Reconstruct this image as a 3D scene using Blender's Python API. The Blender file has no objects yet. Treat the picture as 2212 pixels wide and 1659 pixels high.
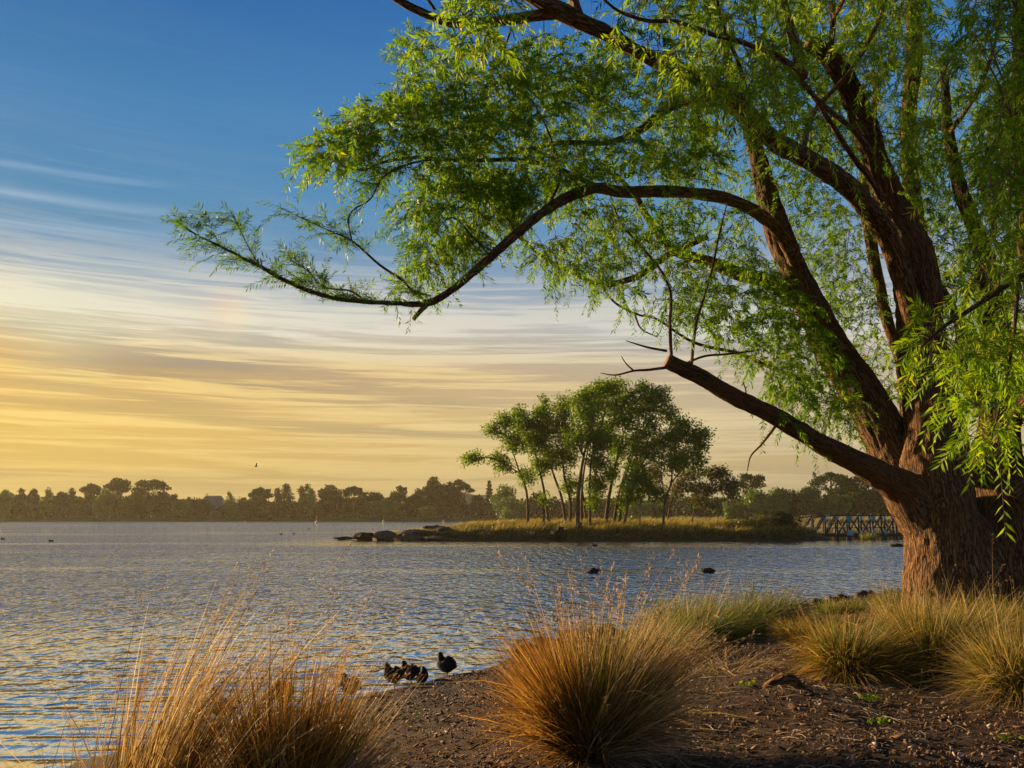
import bpy, math, random
import numpy as np
from mathutils import Vector, Matrix, kdtree
R = math.radians
rng = np.random.default_rng(7)
random.seed(7)
sc = bpy.context.scene
COL = sc.collection

# ---------------------------------------------------------------- camera, sky, sun, exposure
F = 852.0; CX = 512.0; CY = 384.0; HOR = 516.5; CAMZ = 2.6
PITCH = math.atan((HOR - CY) / F)
cam_d = bpy.data.cameras.new('camera'); cam = bpy.data.objects.new('camera', cam_d); COL.objects.link(cam)
cam.location = (0, 0, CAMZ); cam.rotation_euler = (R(90) + PITCH, 0, 0)
cam_d.sensor_width = 36; cam_d.lens = 36 * F / 1024; cam_d.clip_start = 0.1; cam_d.clip_end = 12000
sc.camera = cam
sc.view_settings.view_transform = 'Standard'; sc.view_settings.look = 'None'
sc.view_settings.exposure = 1.15; sc.view_settings.gamma = 1
sc.cycles.use_denoising = True
sc.cycles.max_bounces = 8; sc.cycles.transparent_max_bounces = 8; sc.cycles.volume_bounces = 1
sc.cycles.caustics_reflective = False; sc.cycles.caustics_refractive = False
sc.cycles.sample_clamp_indirect = 3.0

SUN_AZ = R(-52); SUN_EL = R(13.0); GLOW_AZ = R(-42)          # azimuth measured from the view axis (+Y), negative = left
SUNV = Vector((math.sin(SUN_AZ) * math.cos(SUN_EL), math.cos(SUN_AZ) * math.cos(SUN_EL), math.sin(SUN_EL)))
sd = bpy.data.lights.new('sun', 'SUN'); so = bpy.data.objects.new('sun', sd); COL.objects.link(so)
sd.energy = 5.0; sd.angle = R(2.0); sd.color = (1.0, 0.68, 0.36)
so.rotation_euler = SUNV.to_track_quat('Z', 'Y').to_euler()
so.location = SUNV * 50


class NT:
    """small helper that builds node trees"""
    def __init__(s, tree): s.t = tree; s.n = tree.nodes; s.l = tree.links; s.n.clear()
    def node(s, typ, ins=None, **props):
        nd = s.n.new(typ)
        for k, v in props.items(): setattr(nd, k, v)
        for k, v in (ins or {}).items():
            sock = nd.inputs[k]
            if isinstance(v, bpy.types.NodeSocket): s.l.new(v, sock)
            else: sock.default_value = v
        return nd
    def math(s, op, a, b=0.0, c=None, clamp=False):
        ins = {0: a, 1: b}
        if c is not None: ins[2] = c
        return s.node('ShaderNodeMath', ins, operation=op, use_clamp=clamp).outputs[0]
    def ramp(s, fac, stops, interp='LINEAR'):
        nd = s.node('ShaderNodeValToRGB', {0: fac}); cr = nd.color_ramp; cr.interpolation = interp
        while len(cr.elements) > 1: cr.elements.remove(cr.elements[-1])
        for i, (p, c) in enumerate(stops):
            e = cr.elements[0] if i == 0 else cr.elements.new(p)
            e.position = p; e.color = (c[0], c[1], c[2], 1) if not isinstance(c, (int, float)) else (c, c, c, 1)
        return nd.outputs[0]
    def mix(s, fac, a, b, blend='MIX'):
        nd = s.node('ShaderNodeMix', None, data_type='RGBA', blend_type=blend)
        for k, v in ((0, fac), (6, a), (7, b)):
            if isinstance(v, bpy.types.NodeSocket): s.l.new(v, nd.inputs[k])
            else: nd.inputs[k].default_value = v if k == 0 else (v[0], v[1], v[2], 1)
        return nd.outputs[2]
    def noise(s, vec, scale=1.0, detail=2.0, rough=0.5, dist=0.0):
        return s.node('ShaderNodeTexNoise', {'Vector': vec, 'Scale': scale, 'Detail': detail, 'Roughness': rough, 'Distortion': dist}).outputs[0]
    def scale(s, vec, v, off=(0, 0, 0)):
        return s.node('ShaderNodeMapping', {'Vector': vec, 'Scale': v, 'Location': off}).outputs[0]


def S(r, g, b):
    """sRGB 0-255 to linear"""
    return tuple(((c / 255) / 12.92 if c / 255 <= .04045 else ((c / 255 + .055) / 1.055) ** 2.4) for c in (r, g, b))


cp, sp = math.cos(PITCH), math.sin(PITCH)
def ray(px, py):
    xx = (px - CX) / F; u = (CY - py) / F
    return np.array([xx, cp - u * sp, sp + u * cp])
WISPS = ((0, 161, 190, 188, .0032, .42), (0, 190, 230, 220, .005, .6), (120, 232, 300, 240, .006, .4))
def build_world():
    w = bpy.data.worlds.new('World'); sc.world = w; w.use_nodes = True
    N = NT(w.node_tree)
    d = N.node('ShaderNodeTexCoord').outputs['Generated']
    sep = N.node('ShaderNodeSeparateXYZ', {0: d})
    x, y, z = sep.outputs
    zc = N.math('MAXIMUM', z, 0.0)
    az = N.math('ARCTAN2', x, y)                      # 0 = view axis, negative = left
    daz = N.math('ABSOLUTE', N.math('SUBTRACT', az, GLOW_AZ))
    side = N.math('SUBTRACT', 1.0, N.math('DIVIDE', daz, 1.15, clamp=True), clamp=True)   # 1 at the sun, 0 well to the right
    side = N.math('POWER', side, 1.1)
    # elevation, wobbled so that bands are not ruler straight
    cv = N.node('ShaderNodeCombineXYZ', {0: N.math('MULTIPLY', az, 1.6), 1: N.math('MULTIPLY', z, 7.0), 2: 0.3}).outputs[0]
    wob = N.math('MULTIPLY', N.math('SUBTRACT', N.noise(cv, 1.0, 3.0), 0.5), 0.03)
    ze = N.math('ADD', zc, wob, clamp=True)
    sunside = N.ramp(ze, [(0.0, S(182, 158, 84)), (0.045, S(196, 164, 88)), (0.05, S(214, 176, 84)), (0.10, S(236, 190, 76)), (0.165, S(222, 170, 84)),
                          (0.195, S(232, 208, 156)), (0.23, S(220, 214, 196)), (0.262, S(140, 164, 184)), (0.30, S(78, 138, 178)),
                          (0.43, S(58, 124, 176)), (0.55, S(22, 92, 156)), (0.70, S(20, 56, 102)), (1.0, S(16, 42, 84))])
    away = N.ramp(ze, [(0.0, S(158, 146, 112)), (0.06, S(184, 164, 124)), (0.12, S(188, 174, 144)), (0.18, S(172, 166, 156)),
                       (0.225, S(164, 170, 176)), (0.28, S(132, 156, 184)), (0.34, S(92, 144, 184)), (0.45, S(62, 126, 184)),
                       (0.55, S(46, 110, 178)), (0.70, S(28, 66, 116)), (1.0, S(18, 46, 90))])
    clear = N.mix(side, away, sunside)
    # cloud sheets: long, thin, gently slanted streaks
    el2 = N.math('ADD', z, N.math('MULTIPLY', az, 0.035))
    c1 = N.node('ShaderNodeCombineXYZ', {0: N.math('MULTIPLY', az, 2.2), 1: N.math('MULTIPLY', el2, 42.0), 2: 1.7}).outputs[0]
    n1 = N.noise(c1, 1.0, 6.0, 0.55, 0.6)
    c2 = N.node('ShaderNodeCombineXYZ', {0: N.math('MULTIPLY', az, 5.0), 1: N.math('MULTIPLY', z, 170.0), 2: 4.2}).outputs[0]
    n2 = N.noise(c2, 1.0, 5.0, 0.6, 0.8)
    c3 = N.node('ShaderNodeCombineXYZ', {0: N.math('MULTIPLY', az, 0.9), 1: N.math('MULTIPLY', el2, 16.0), 2: 9.0}).outputs[0]
    n3 = N.noise(c3, 1.0, 3.0, 0.5, 0.3)
    st = N.math('ADD', N.math('MULTIPLY', n1, 0.5), N.math('MULTIPLY', n2, 0.5))
    bright = N.ramp(st, [(0.47, 0.0), (0.56, 1.0)])
    dark = N.ramp(N.math('ADD', N.math('MULTIPLY', n1, 0.35), N.math('MULTIPLY', n3, 0.65)), [(0.33, 1.0), (0.50, 0.0)])
    # where the sheets live (height above the horizon)
    band = N.ramp(zc, [(0.0, 0.1), (0.045, 0.35), (0.10, 0.8), (0.20, 0.9), (0.245, 0.6), (0.275, 0.2), (0.31, 0.05), (0.40, 0.02), (0.55, 0.0)])
    bandd = N.ramp(zc, [(0.0, 0.0), (0.05, 0.35), (0.10, 0.7), (0.18, 0.9), (0.26, 0.5), (0.34, 0.0)])
    lit_lo = N.mix(side, S(212, 196, 160), S(255, 216, 112)); lit_hi = N.mix(side, S(206, 206, 200), S(244, 236, 206))
    lit = N.mix(N.ramp(zc, [(0.165, 0.0), (0.205, 1.0)]), lit_lo, lit_hi)
    shade_lo = N.mix(side, S(130, 136, 134), S(156, 138, 98))
    shade_hi = N.mix(side, S(112, 146, 172), S(108, 146, 168))
    shade = N.mix(N.ramp(zc, [(0.15, 0.0), (0.22, 1.0)]), shade_lo, shade_hi)
    col = N.mix(N.math('MULTIPLY', dark, bandd), clear, shade)
    col = N.mix(N.math('MULTIPLY', bright, band), col, lit)
    # two thin wisps of high cirrus
    for (xa, ya, xb, yb, wd, am) in WISPS:
        ra, rb = ray(xa, ya), ray(xb, yb); za, zb_ = ra[2] / np.linalg.norm(ra), rb[2] / np.linalg.norm(rb); aa, ab = math.atan2(ra[0], ra[1]), math.atan2(rb[0], rb[1])
        k = (zb_ - za) / (ab - aa); line = N.math('ADD', N.math('MULTIPLY', az, float(k)), float(za - k * aa))
        dz_ = N.math('DIVIDE', N.math('SUBTRACT', N.math('ADD', z, N.math('MULTIPLY', wob, 0.25)), line), wd); g_ = N.math('POWER', 2.718, N.math('MULTIPLY', N.math('MULTIPLY', dz_, dz_), -1.0))
        fade = N.ramp(N.math('DIVIDE', N.math('SUBTRACT', az, float(aa)), float(ab - aa)), [(0.0, 1.0), (0.7, 0.7), (1.0, 0.0)])
        col = N.mix(N.math('MULTIPLY', N.math('MULTIPLY', g_, fade), N.math('MULTIPLY', N.math('ADD', n2, 0.15), am), clamp=True), col, S(170, 196, 216))
    # faint sun dog: a warm patch with a yellow inner edge
    for (xs, ys, wd_, c_, am) in ((226, 311, .020, S(240, 190, 160), .34), (236, 316, .020, S(250, 236, 190), .30), (60, 332, .05, S(206, 224, 190), .22)):
        rs = ray(xs, ys); rs = rs / np.linalg.norm(rs); dd = N.node('ShaderNodeVectorMath', {0: d, 1: tuple(float(q) for q in rs)}, operation='DISTANCE').outputs['Value']
        q_ = N.math('DIVIDE', dd, wd_); col = N.mix(N.math('MULTIPLY', N.math('POWER', 2.718, N.math('MULTIPLY', N.math('MULTIPLY', q_, q_), -1.0)), am), col, c_)
    # glow round the veiled sun
    sv = N.node('ShaderNodeVectorMath', {0: d, 1: (math.sin(GLOW_AZ) * math.cos(SUN_EL), math.cos(GLOW_AZ) * math.cos(SUN_EL), math.sin(SUN_EL))}, operation='DOT_PRODUCT').outputs['Value']
    glow = N.math('POWER', N.math('MAXIMUM', sv, 0.0), 220.0)
    col = N.mix(N.math('MULTIPLY', glow, 0.9, clamp=True), col, S(255, 214, 110))
    sky = N.node('ShaderNodeTexSky', None, sky_type='NISHITA', sun_disc=False, sun_elevation=SUN_EL, sun_rotation=SUN_AZ, altitude=400.0, air_density=1.2, dust_density=1.5).outputs[0]
    skys = N.node('ShaderNodeVectorMath', {0: sky, 'Scale': 0.07}, operation='SCALE').outputs[0]
    skys = N.node('ShaderNodeVectorMath', {0: skys, 1: (1.0, 0.9, 0.8)}, operation='MINIMUM').outputs[0]
    out = N.mix(0.04, col, skys)
    bg = N.node('ShaderNodeBackground', {0: out, 1: 0.47})
    N.node('ShaderNodeOutputWorld', {0: bg.outputs[0]})
build_world()

# ---------------------------------------------------------------- photograph geometry
def P(px, py, d):
    """point seen at (px, py) of a 1024 x 768 picture whose world Y is d"""
    r = ray(px, py); t = d / r[1]
    return np.array([r[0] * t, d, CAMZ + r[2] * t])
K = 1024 / 2212.0
def Q(x, y, d):                       # same, for coordinates read off a 2212 px wide view
    return P(x * K, y * K, d)
def G(px, py, z=0.0):
    r = ray(px, py); t = (z - CAMZ) / r[2]
    return np.array([r[0] * t, r[1] * t, z])

# ---------------------------------------------------------------- mesh helpers
def link(name, me, mat=None, parent=None, smooth=False, loc=None):
    o = bpy.data.objects.new(name, me); COL.objects.link(o)
    if mat: me.materials.append(mat)
    if parent: o.parent = parent
    if loc is not None: o.location = loc
    if smooth: me.polygons.foreach_set('use_smooth', np.ones(len(me.polygons), bool))
    return o
def tag(o, label=None, cat=None, group=None, kind=None):
    for k, v in (('label', label), ('category', cat), ('group', group), ('kind', kind)):
        if v: o[k] = v
    return o
def empty(name, loc, rz=0.0, label=None, cat=None, group=None):
    o = bpy.data.objects.new(name, None); COL.objects.link(o)
    o.location = tuple(loc); o.rotation_euler = (0, 0, rz); o.empty_display_size = 0.2
    return tag(o, label, cat, group)
def mesh(name, V, Fc, uv=None, attrs=None):
    """V (n,3); Fc (m,4) or (m,3) int"""
    V = np.asarray(V, np.float32); Fc = np.asarray(Fc, np.int32)
    me = bpy.data.meshes.new(name)
    k = Fc.shape[1]
    me.vertices.add(len(V)); me.vertices.foreach_set('co', V.ravel())
    me.loops.add(Fc.size); me.loops.foreach_set('vertex_index', Fc.ravel())
    me.polygons.add(len(Fc)); me.polygons.foreach_set('loop_start', np.arange(0, Fc.size, k, dtype=np.int32))
    me.polygons.foreach_set('loop_total', np.full(len(Fc), k, np.int32))
    if uv is not None:
        l = me.uv_layers.new(name='UVMap'); l.data.foreach_set('uv', np.asarray(uv, np.float32).ravel())
    for a, val in (attrs or {}).items():
        at = me.attributes.new(a, 'FLOAT', 'POINT'); at.data.foreach_set('value', np.asarray(val, np.float32))
    me.update(calc_edges=True); me.validate()
    return me
class Acc:
    """collects pieces of geometry into one mesh"""
    def __init__(s): s.V = []; s.F = []; s.n = 0; s.A = {}
    def add(s, V, Fc, **attrs):
        V = np.asarray(V, float).reshape(-1, 3); s.V.append(V); s.F.append(np.asarray(Fc, int) + s.n); s.n += len(V)
        for k, v in attrs.items(): s.A.setdefault(k, []).append(np.broadcast_to(np.asarray(v, float), (len(V),)))
    def build(s, name, mat, parent=None, smooth=False, origin=None):
        V = np.concatenate(s.V)
        o3 = np.asarray(origin, float) if origin is not None else np.zeros(3)
        quads = [f for f in s.F if f.shape[1] == 4]; tris = [f for f in s.F if f.shape[1] == 3]
        if tris: quads += [np.concatenate([t, t[:, 2:3]], 1) for t in tris] if not quads else []
        Fq = np.concatenate(quads) if quads else None
        if tris and not [f for f in s.F if f.shape[1] == 4]:
            Fq = np.concatenate(tris)
        at = {k: np.concatenate(v) for k, v in s.A.items()}
        me = mesh(name, V - o3, Fq, attrs=at)
        return link(name, me, mat, parent, smooth)
def nrm(v): return v / (np.linalg.norm(v, axis=-1, keepdims=True) + 1e-9)
BOXF = np.array([[0, 3, 2, 1], [4, 5, 6, 7], [0, 1, 5, 4], [1, 2, 6, 5], [2, 3, 7, 6], [3, 0, 4, 7]])
def box(acc, c, size, rot=None, **a):
    sx, sy, sz = [s / 2 for s in size]
    v = np.array([[-sx, -sy, -sz], [sx, -sy, -sz], [sx, sy, -sz], [-sx, sy, -sz], [-sx, -sy, sz], [sx, -sy, sz], [sx, sy, sz], [-sx, sy, sz]])
    if rot is not None: v = v @ np.asarray(rot).T
    acc.add(v + np.asarray(c), BOXF, **a)
def bar(acc, p, q, w, h, **a):
    """box beam from p to q, w across (horizontal), h deep"""
    p = np.asarray(p, float); q = np.asarray(q, float); d = q - p; L = np.linalg.norm(d); d /= L
    s = np.cross(d, [0, 0, 1]); s = s / np.linalg.norm(s) if np.linalg.norm(s) > 1e-3 else np.array([1., 0, 0])
    u = np.cross(s, d)
    box(acc, (p + q) / 2, (L, w, h), np.stack([d, s, u], 1), **a)

def vnoise(u, v, nu, seed, wrap=True):
    """smooth value noise; u in [0,nu) wraps"""
    g = np.random.default_rng(seed); T = g.random((int(nu) if wrap else 64, 64)) * 2 - 1
    iu = np.floor(u).astype(int); iv = np.floor(v).astype(int); fu = u - iu; fv = v - iv
    fu = fu * fu * (3 - 2 * fu); fv = fv * fv * (3 - 2 * fv); a, b = T.shape
    t00 = T[iu % a, iv % b]; t10 = T[(iu + 1) % a, iv % b]; t01 = T[iu % a, (iv + 1) % b]; t11 = T[(iu + 1) % a, (iv + 1) % b]
    return (t00 * (1 - fu) + t10 * fu) * (1 - fv) + (t01 * (1 - fu) + t11 * fu) * fv

def spline(pts, step):
    """Catmull-Rom through rows of pts (x,y,z,r), resampled about every step"""
    p = np.asarray(pts, float)
    if len(p) == 2: p = np.stack([p[0], (p[0] + p[1]) / 2, p[1]])
    e = np.vstack([2 * p[0] - p[1], p, 2 * p[-1] - p[-2]]); out = []
    for i in range(1, len(e) - 2):
        L = np.linalg.norm(e[i + 1, :3] - e[i, :3]); n = max(2, int(math.ceil(L / step)))
        t = np.linspace(0, 1, n, endpoint=False)[:, None]
        a, b, c, d = e[i - 1], e[i], e[i + 1], e[i + 2]
        out.append(0.5 * (2 * b + (c - a) * t + (2 * a - 5 * b + 4 * c - d) * t ** 2 + (3 * b - a - 3 * c + d) * t ** 3))
    out.append(p[-1:]); s = np.vstack(out); s[:, 3] = np.maximum(s[:, 3], p[:, 3].min() * .8)
    return s

def tube_arrays(path, sides, rough=0.0, seed=1, flat=None, cap=True):
    """path rows (x,y,z,r) -> verts, quads, uvs (metres)"""
    c = path[:, :3]; r = path[:, 3]; M = len(c)
    tan = nrm(np.gradient(c, axis=0))
    ref = np.array([0, 1.0, 0]) if abs(tan[0][1]) < .9 else np.array([1.0, 0, 0])
    s = np.zeros((M, 3)); s[0] = nrm(np.cross(tan[0], ref)[None])[0]
    for i in range(1, M):
        v = s[i - 1] - tan[i] * np.dot(s[i - 1], tan[i]); s[i] = v / (np.linalg.norm(v) + 1e-9)
    w = np.cross(tan, s)
    seg = np.linalg.norm(np.diff(c, axis=0), axis=1); v = np.concatenate([[0], np.cumsum(seg)])
    th = np.linspace(0, 2 * math.pi, sides, endpoint=False)
    rr = np.repeat(r[:, None], sides, 1)
    if rough > 0:
        U = np.broadcast_to(th / (2 * math.pi), (M, sides)); VV = np.broadcast_to(v[:, None], (M, sides))
        circ = 2 * math.pi * r.mean()
        n = max(5, int(circ / 0.5)); low = vnoise(U * n, VV / 0.6, n, seed)
        n2 = max(9, int(circ / 0.085)); fur = vnoise(U * n2 + vnoise(U * n, VV / .35, n, seed + 5) * .8, VV / 0.30, n2, seed + 1)
        n3 = max(14, int(circ / 0.045)); fin = vnoise(U * n3 + low * 1.2, VV / 0.14, n3, seed + 2)
        rr = rr * (1 + 0.09 * low) + rough * (1 - 2 * np.abs(fur)) * 0.8 + rough * 0.45 * fin
    cs = np.cos(th)[None, :, None]; sn = np.sin(th)[None, :, None]
    V = c[:, None] + rr[..., None] * (cs * s[:, None] + sn * w[:, None])
    if flat is not None: pass
    V = V.reshape(-1, 3)
    i = np.arange(M - 1)[:, None] * sides; j = np.arange(sides)[None]; j2 = (j + 1) % sides
    Fq = np.stack([i + j, i + j2, i + sides + j2, i + sides + j], -1).reshape(-1, 4)
    circs = 2 * math.pi * np.maximum(r, .02).max()
    uu = np.stack([np.broadcast_to(j / sides, (M - 1, sides)), np.broadcast_to((j + 1) / sides, (M - 1, sides)),
                   np.broadcast_to((j + 1) / sides, (M - 1, sides)), np.broadcast_to(j / sides, (M - 1, sides))], -1) * circs
    va = np.broadcast_to(v[:-1, None], (M - 1, sides)); vb = np.broadcast_to(v[1:, None], (M - 1, sides))
    uv = np.stack([uu, np.stack([va, va, vb, vb], -1)], -1).reshape(-1, 2)
    if cap:
        n = len(V); V = np.vstack([V, c[:1], c[-1:]])
        jj = np.arange(sides); k2 = (jj + 1) % sides
        e0 = np.stack([np.full(sides, n), k2, jj, jj], 1); b = (M - 1) * sides
        # fans as quads with the centre doubled are invalid, so pair up faces
        q0 = [[n, (a + 2) % sides, (a + 1) % sides, a] for a in range(0, sides - 1, 2)]
        q1 = [[n + 1, b + a, b + (a + 1) % sides, b + (a + 2) % sides] for a in range(0, sides - 1, 2)]
        ex = np.array(q0 + q1); Fq = np.vstack([Fq, ex]); uv = np.vstack([uv, np.zeros((len(ex) * 4, 2))])
    return V, Fq, uv
def tube(name, pts, sides, step, mat, parent=None, rough=0.0, seed=1, origin=None, smooth=True):
    path = spline(pts, step); V, Fq, uv = tube_arrays(path, sides, rough, seed)
    if origin is not None: V = V - np.asarray(origin)
    return link(name, mesh(name, V, Fq, uv), mat, parent, smooth)
def batch_tubes(P_, R_, sides=3):
    """P_ (N,K,3), R_ (N,K) -> verts, quads"""
    N, Kk, _ = P_.shape
    tan = nrm(np.gradient(P_, axis=1)); ref = nrm(rng.normal(size=(N, 1, 3)))
    s = nrm(np.cross(tan, ref)); w = np.cross(tan, s)
    th = np.arange(sides) * 2 * math.pi / sides
    V = P_[:, :, None] + R_[:, :, None, None] * (np.cos(th)[:, None] * s[:, :, None] + np.sin(th)[:, None] * w[:, :, None])
    base = (np.arange(N)[:, None, None] * Kk + np.arange(Kk - 1)[None, :, None]) * sides; j = np.arange(sides)[None, None]; j2 = (j + 1) % sides
    Fq = np.stack([base + j, base + j2, base + sides + j2, base + sides + j], -1).reshape(-1, 4)
    return V.reshape(-1, 3), Fq
def ribbons(P_, W_, side=None):
    """P_ (N,K,3), W_ (N,K) half widths -> verts, quads"""
    N, Kk, _ = P_.shape
    if side is None:
        tan = nrm(P_[:, -1] - P_[:, 0]); side = nrm(np.cross(tan, rng.normal(size=(N, 3))))
    a = P_ - W_[..., None] * side[:, None]; b = P_ + W_[..., None] * side[:, None]
    V = np.stack([a, b], 2).reshape(-1, 3)
    base = (np.arange(N)[:, None] * Kk + np.arange(Kk - 1)[None]) * 2
    Fq = np.stack([base, base + 1, base + 3, base + 2], -1).reshape(-1, 4)
    return V, Fq
def leaves(pos, dr, L, W, tint):
    """rhombic leaves; pos (N,3) stalk, dr (N,3) direction"""
    n = len(pos); dr = nrm(dr); s = nrm(np.cross(dr, rng.normal(size=(n, 3))))
    L = np.broadcast_to(L, (n,))[:, None]; W = np.broadcast_to(W, (n,))[:, None]
    up = np.cross(s, dr) * L * 0.06
    V = np.stack([pos, pos + dr * L * .42 + s * W / 2 + up, pos + dr * L, pos + dr * L * .42 - s * W / 2 + up], 1).reshape(-1, 3)
    return V, np.arange(n * 4).reshape(n, 4), np.repeat(tint, 4)

# ---------------------------------------------------------------- materials
def newmat(name):
    m = bpy.data.materials.new(name); m.use_nodes = True; return m, NT(m.node_tree)
def finish(N, sh, disp=None):
    o = N.node('ShaderNodeOutputMaterial', {0: sh})
    if disp is not None: N.l.new(disp, o.inputs[2])
def mat_plain(name, col, rough=0.8, var=0.25, scale=6.0, bump=0.0, spec=0.3):
    m, N = newmat(name)
    tc = N.node('ShaderNodeTexCoord').outputs['Object']
    n = N.noise(tc, scale, 5.0, 0.6)
    c = N.mix(N.ramp(n, [(0.3, 0.0), (0.7, 1.0)]), tuple(x * (1 - var) for x in col), tuple(min(1, x * (1 + var)) for x in col))
    ins = {'Base Color': c, 'Roughness': rough, 'Specular IOR Level': spec}
    if bump: ins['Normal'] = N.node('ShaderNodeBump', {'Strength': 1.0, 'Distance': bump, 'Height': n}).outputs[0]
    finish(N, N.node('ShaderNodeBsdfPrincipled', ins).outputs[0]); return m
def mat_leaf(name, stops, trans=0.5, rough=0.45, spec=0.3, attr='tint', tscale=(1.25, 1.15, .5)):
    m, N = newmat(name)
    t = N.node('ShaderNodeAttribute', None, attribute_name=attr).outputs['Fac']
    c = N.ramp(t, stops)
    b = N.node('ShaderNodeBsdfPrincipled', {'Base Color': c, 'Roughness': rough, 'Specular IOR Level': spec}).outputs[0]
    tc = N.mix(1.0, c, tscale, 'MULTIPLY')
    tr = N.node('ShaderNodeBsdfTranslucent', {0: tc}).outputs[0]
    finish(N, N.node('ShaderNodeMixShader', {0: trans, 1: b, 2: tr}).outputs[0]); return m
def mat_grass(name, base, mid, tip, trans=0.45, hot=None):
    """blade colour runs from the root (along = 0) to the tip (along = 1), each blade a little different (tint)"""
    m, N = newmat(name)
    al = N.node('ShaderNodeAttribute', None, attribute_name='along').outputs['Fac']
    t = N.node('ShaderNodeAttribute', None, attribute_name='tint').outputs['Fac']
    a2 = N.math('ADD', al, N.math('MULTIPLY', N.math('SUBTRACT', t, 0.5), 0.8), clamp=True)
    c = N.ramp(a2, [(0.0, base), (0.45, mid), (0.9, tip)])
    br = N.ramp(N.node('ShaderNodeMath', {0: N.math('MULTIPLY', t, 7.31)}, operation='FRACT').outputs[0], [(0.0, 0.32), (0.6, 1.0), (1.0, 1.7)])
    c = N.mix(1.0, c, br, 'MULTIPLY')
    b = N.node('ShaderNodeBsdfPrincipled', {'Base Color': c, 'Roughness': 0.5, 'Specular IOR Level': 0.25}).outputs[0]
    tr = N.node('ShaderNodeBsdfTranslucent', {0: c}).outputs[0]
    finish(N, N.node('ShaderNodeMixShader', {0: trans, 1: b, 2: tr}).outputs[0]); return m
def mat_bark(name, dark, mid, light, sc_=1.0, depth=0.03):
    m, N = newmat(name)
    uv = N.node('ShaderNodeTexCoord').outputs['UV']
    ob = N.node('ShaderNodeTexCoord').outputs['Object']
    wv = N.node('ShaderNodeVectorMath', {0: N.scale(uv, (19 * sc_, 2.3 * sc_, 1)), 1: N.node('ShaderNodeVectorMath', {0: N.node('ShaderNodeTexNoise', {'Vector': uv, 'Scale': 5.0 * sc_}).outputs[1], 'Scale': 2.2}, operation='SCALE').outputs[0]}, operation='ADD').outputs[0]
    vo = N.node('ShaderNodeTexVoronoi', {'Vector': wv, 'Scale': 1.0}, feature='DISTANCE_TO_EDGE').outputs[0]
    ridge = N.ramp(N.math('ADD', vo, N.math('MULTIPLY', N.noise(N.scale(uv, (34 * sc_, 6 * sc_, 1)), 1.0, 4.0, 0.6), 0.35)), [(0.14, 0.0), (0.42, 1.0)], 'EASE')
    fine = N.noise(N.scale(uv, (60 * sc_, 22 * sc_, 1)), 1.0, 4.0, 0.65)
    big = N.noise(ob, 1.3, 4.0, 0.6)
    c = N.mix(ridge, dark, mid)
    c = N.mix(N.math('MULTIPLY', N.ramp(fine, [(0.5, 0.0), (0.72, 1.0)]), ridge), c, light)
    c = N.mix(N.ramp(big, [(0.42, 0.0), (0.66, 0.75)]), c, N.mix(0.5, c, (0.24, 0.10, 0.028)))
    h = N.math('ADD', N.math('MULTIPLY', ridge, 0.8), N.math('MULTIPLY', fine, 0.4))
    bp = N.node('ShaderNodeBump', {'Strength': 1.0, 'Distance': depth, 'Height': h}).outputs[0]
    finish(N, N.node('ShaderNodeBsdfPrincipled', {'Base Color': c, 'Roughness': 0.85, 'Specular IOR Level': 0.2, 'Normal': bp}).outputs[0]); return m

M = {}
M['bark'] = mat_bark('willow_bark', (0.022, 0.012, 0.006), (0.22, 0.118, 0.046), (0.36, 0.215, 0.095), .9, .035)
M['bark_thin'] = mat_plain('willow_twig_bark', (0.13, 0.085, 0.05), 0.8, 0.5, 14, 0.01)
M['bark_grey'] = mat_bark('island_tree_bark', (0.04, 0.03, 0.02), (0.13, 0.095, 0.06), (0.22, 0.17, 0.12), 0.4, 0.03)
M['cut'] = mat_plain('sawn_wood', (0.17, 0.08, 0.03), 0.8, 0.4, 9, 0.006)
M['leaf'] = mat_leaf('willow_leaf', [(0.0, (0.05, 0.15, 0.004)), (0.45, (0.14, 0.30, 0.006)), (0.85, (0.27, 0.42, 0.01)), (0.97, (0.30, 0.42, 0.03)), (1.0, (0.55, 0.42, 0.05))], 0.55, .5, .2)
M['leaf_near'] = mat_leaf('willow_leaf_near', [(0.0, (0.07, 0.18, 0.005)), (0.45, (0.19, 0.36, 0.007)), (0.85, (0.34, 0.48, 0.012)), (0.97, (0.40, 0.48, 0.04)), (1.0, (0.65, 0.45, 0.05))], 0.55, .5, .2)
M['leaf_isl'] = mat_leaf('poplar_leaf', [(0.0, (0.04, 0.10, 0.004)), (0.5, (0.12, 0.23, 0.006)), (1.0, (0.27, 0.38, 0.012))], 0.55, .6, .15)
M['leaf_gum'] = mat_leaf('gum_leaf', [(0.0, (0.06, 0.065, 0.022)), (0.5, (0.12, 0.125, 0.035)), (1.0, (0.21, 0.19, 0.06))], 0.35)
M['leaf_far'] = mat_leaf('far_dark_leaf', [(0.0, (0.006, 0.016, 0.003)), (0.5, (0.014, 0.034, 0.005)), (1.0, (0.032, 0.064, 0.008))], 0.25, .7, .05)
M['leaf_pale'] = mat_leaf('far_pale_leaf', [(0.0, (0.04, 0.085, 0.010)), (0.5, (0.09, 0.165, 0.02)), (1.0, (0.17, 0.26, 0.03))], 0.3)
M['rock'] = mat_plain('wet_basalt', (0.018, 0.011, 0.009), 0.8, 0.6, 7, 0.03, 0.12)
M['rock_brown'] = mat_plain('bank_rock', (0.055, 0.028, 0.017), 0.75, 0.6, 7, 0.03)
M['boulder'] = mat_plain('grey_boulder', (0.075, 0.062, 0.05), 0.85, 0.6, 2.5, 0.08, 0.12)
M['wood'] = mat_plain('grey_weathered_timber', (0.030, 0.028, 0.032), 0.8, 0.35, 3, 0.01)
M['blue'] = mat_plain('faded_blue_paint', (0.11, 0.34, 0.52), 0.6, 0.2, 2)
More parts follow.
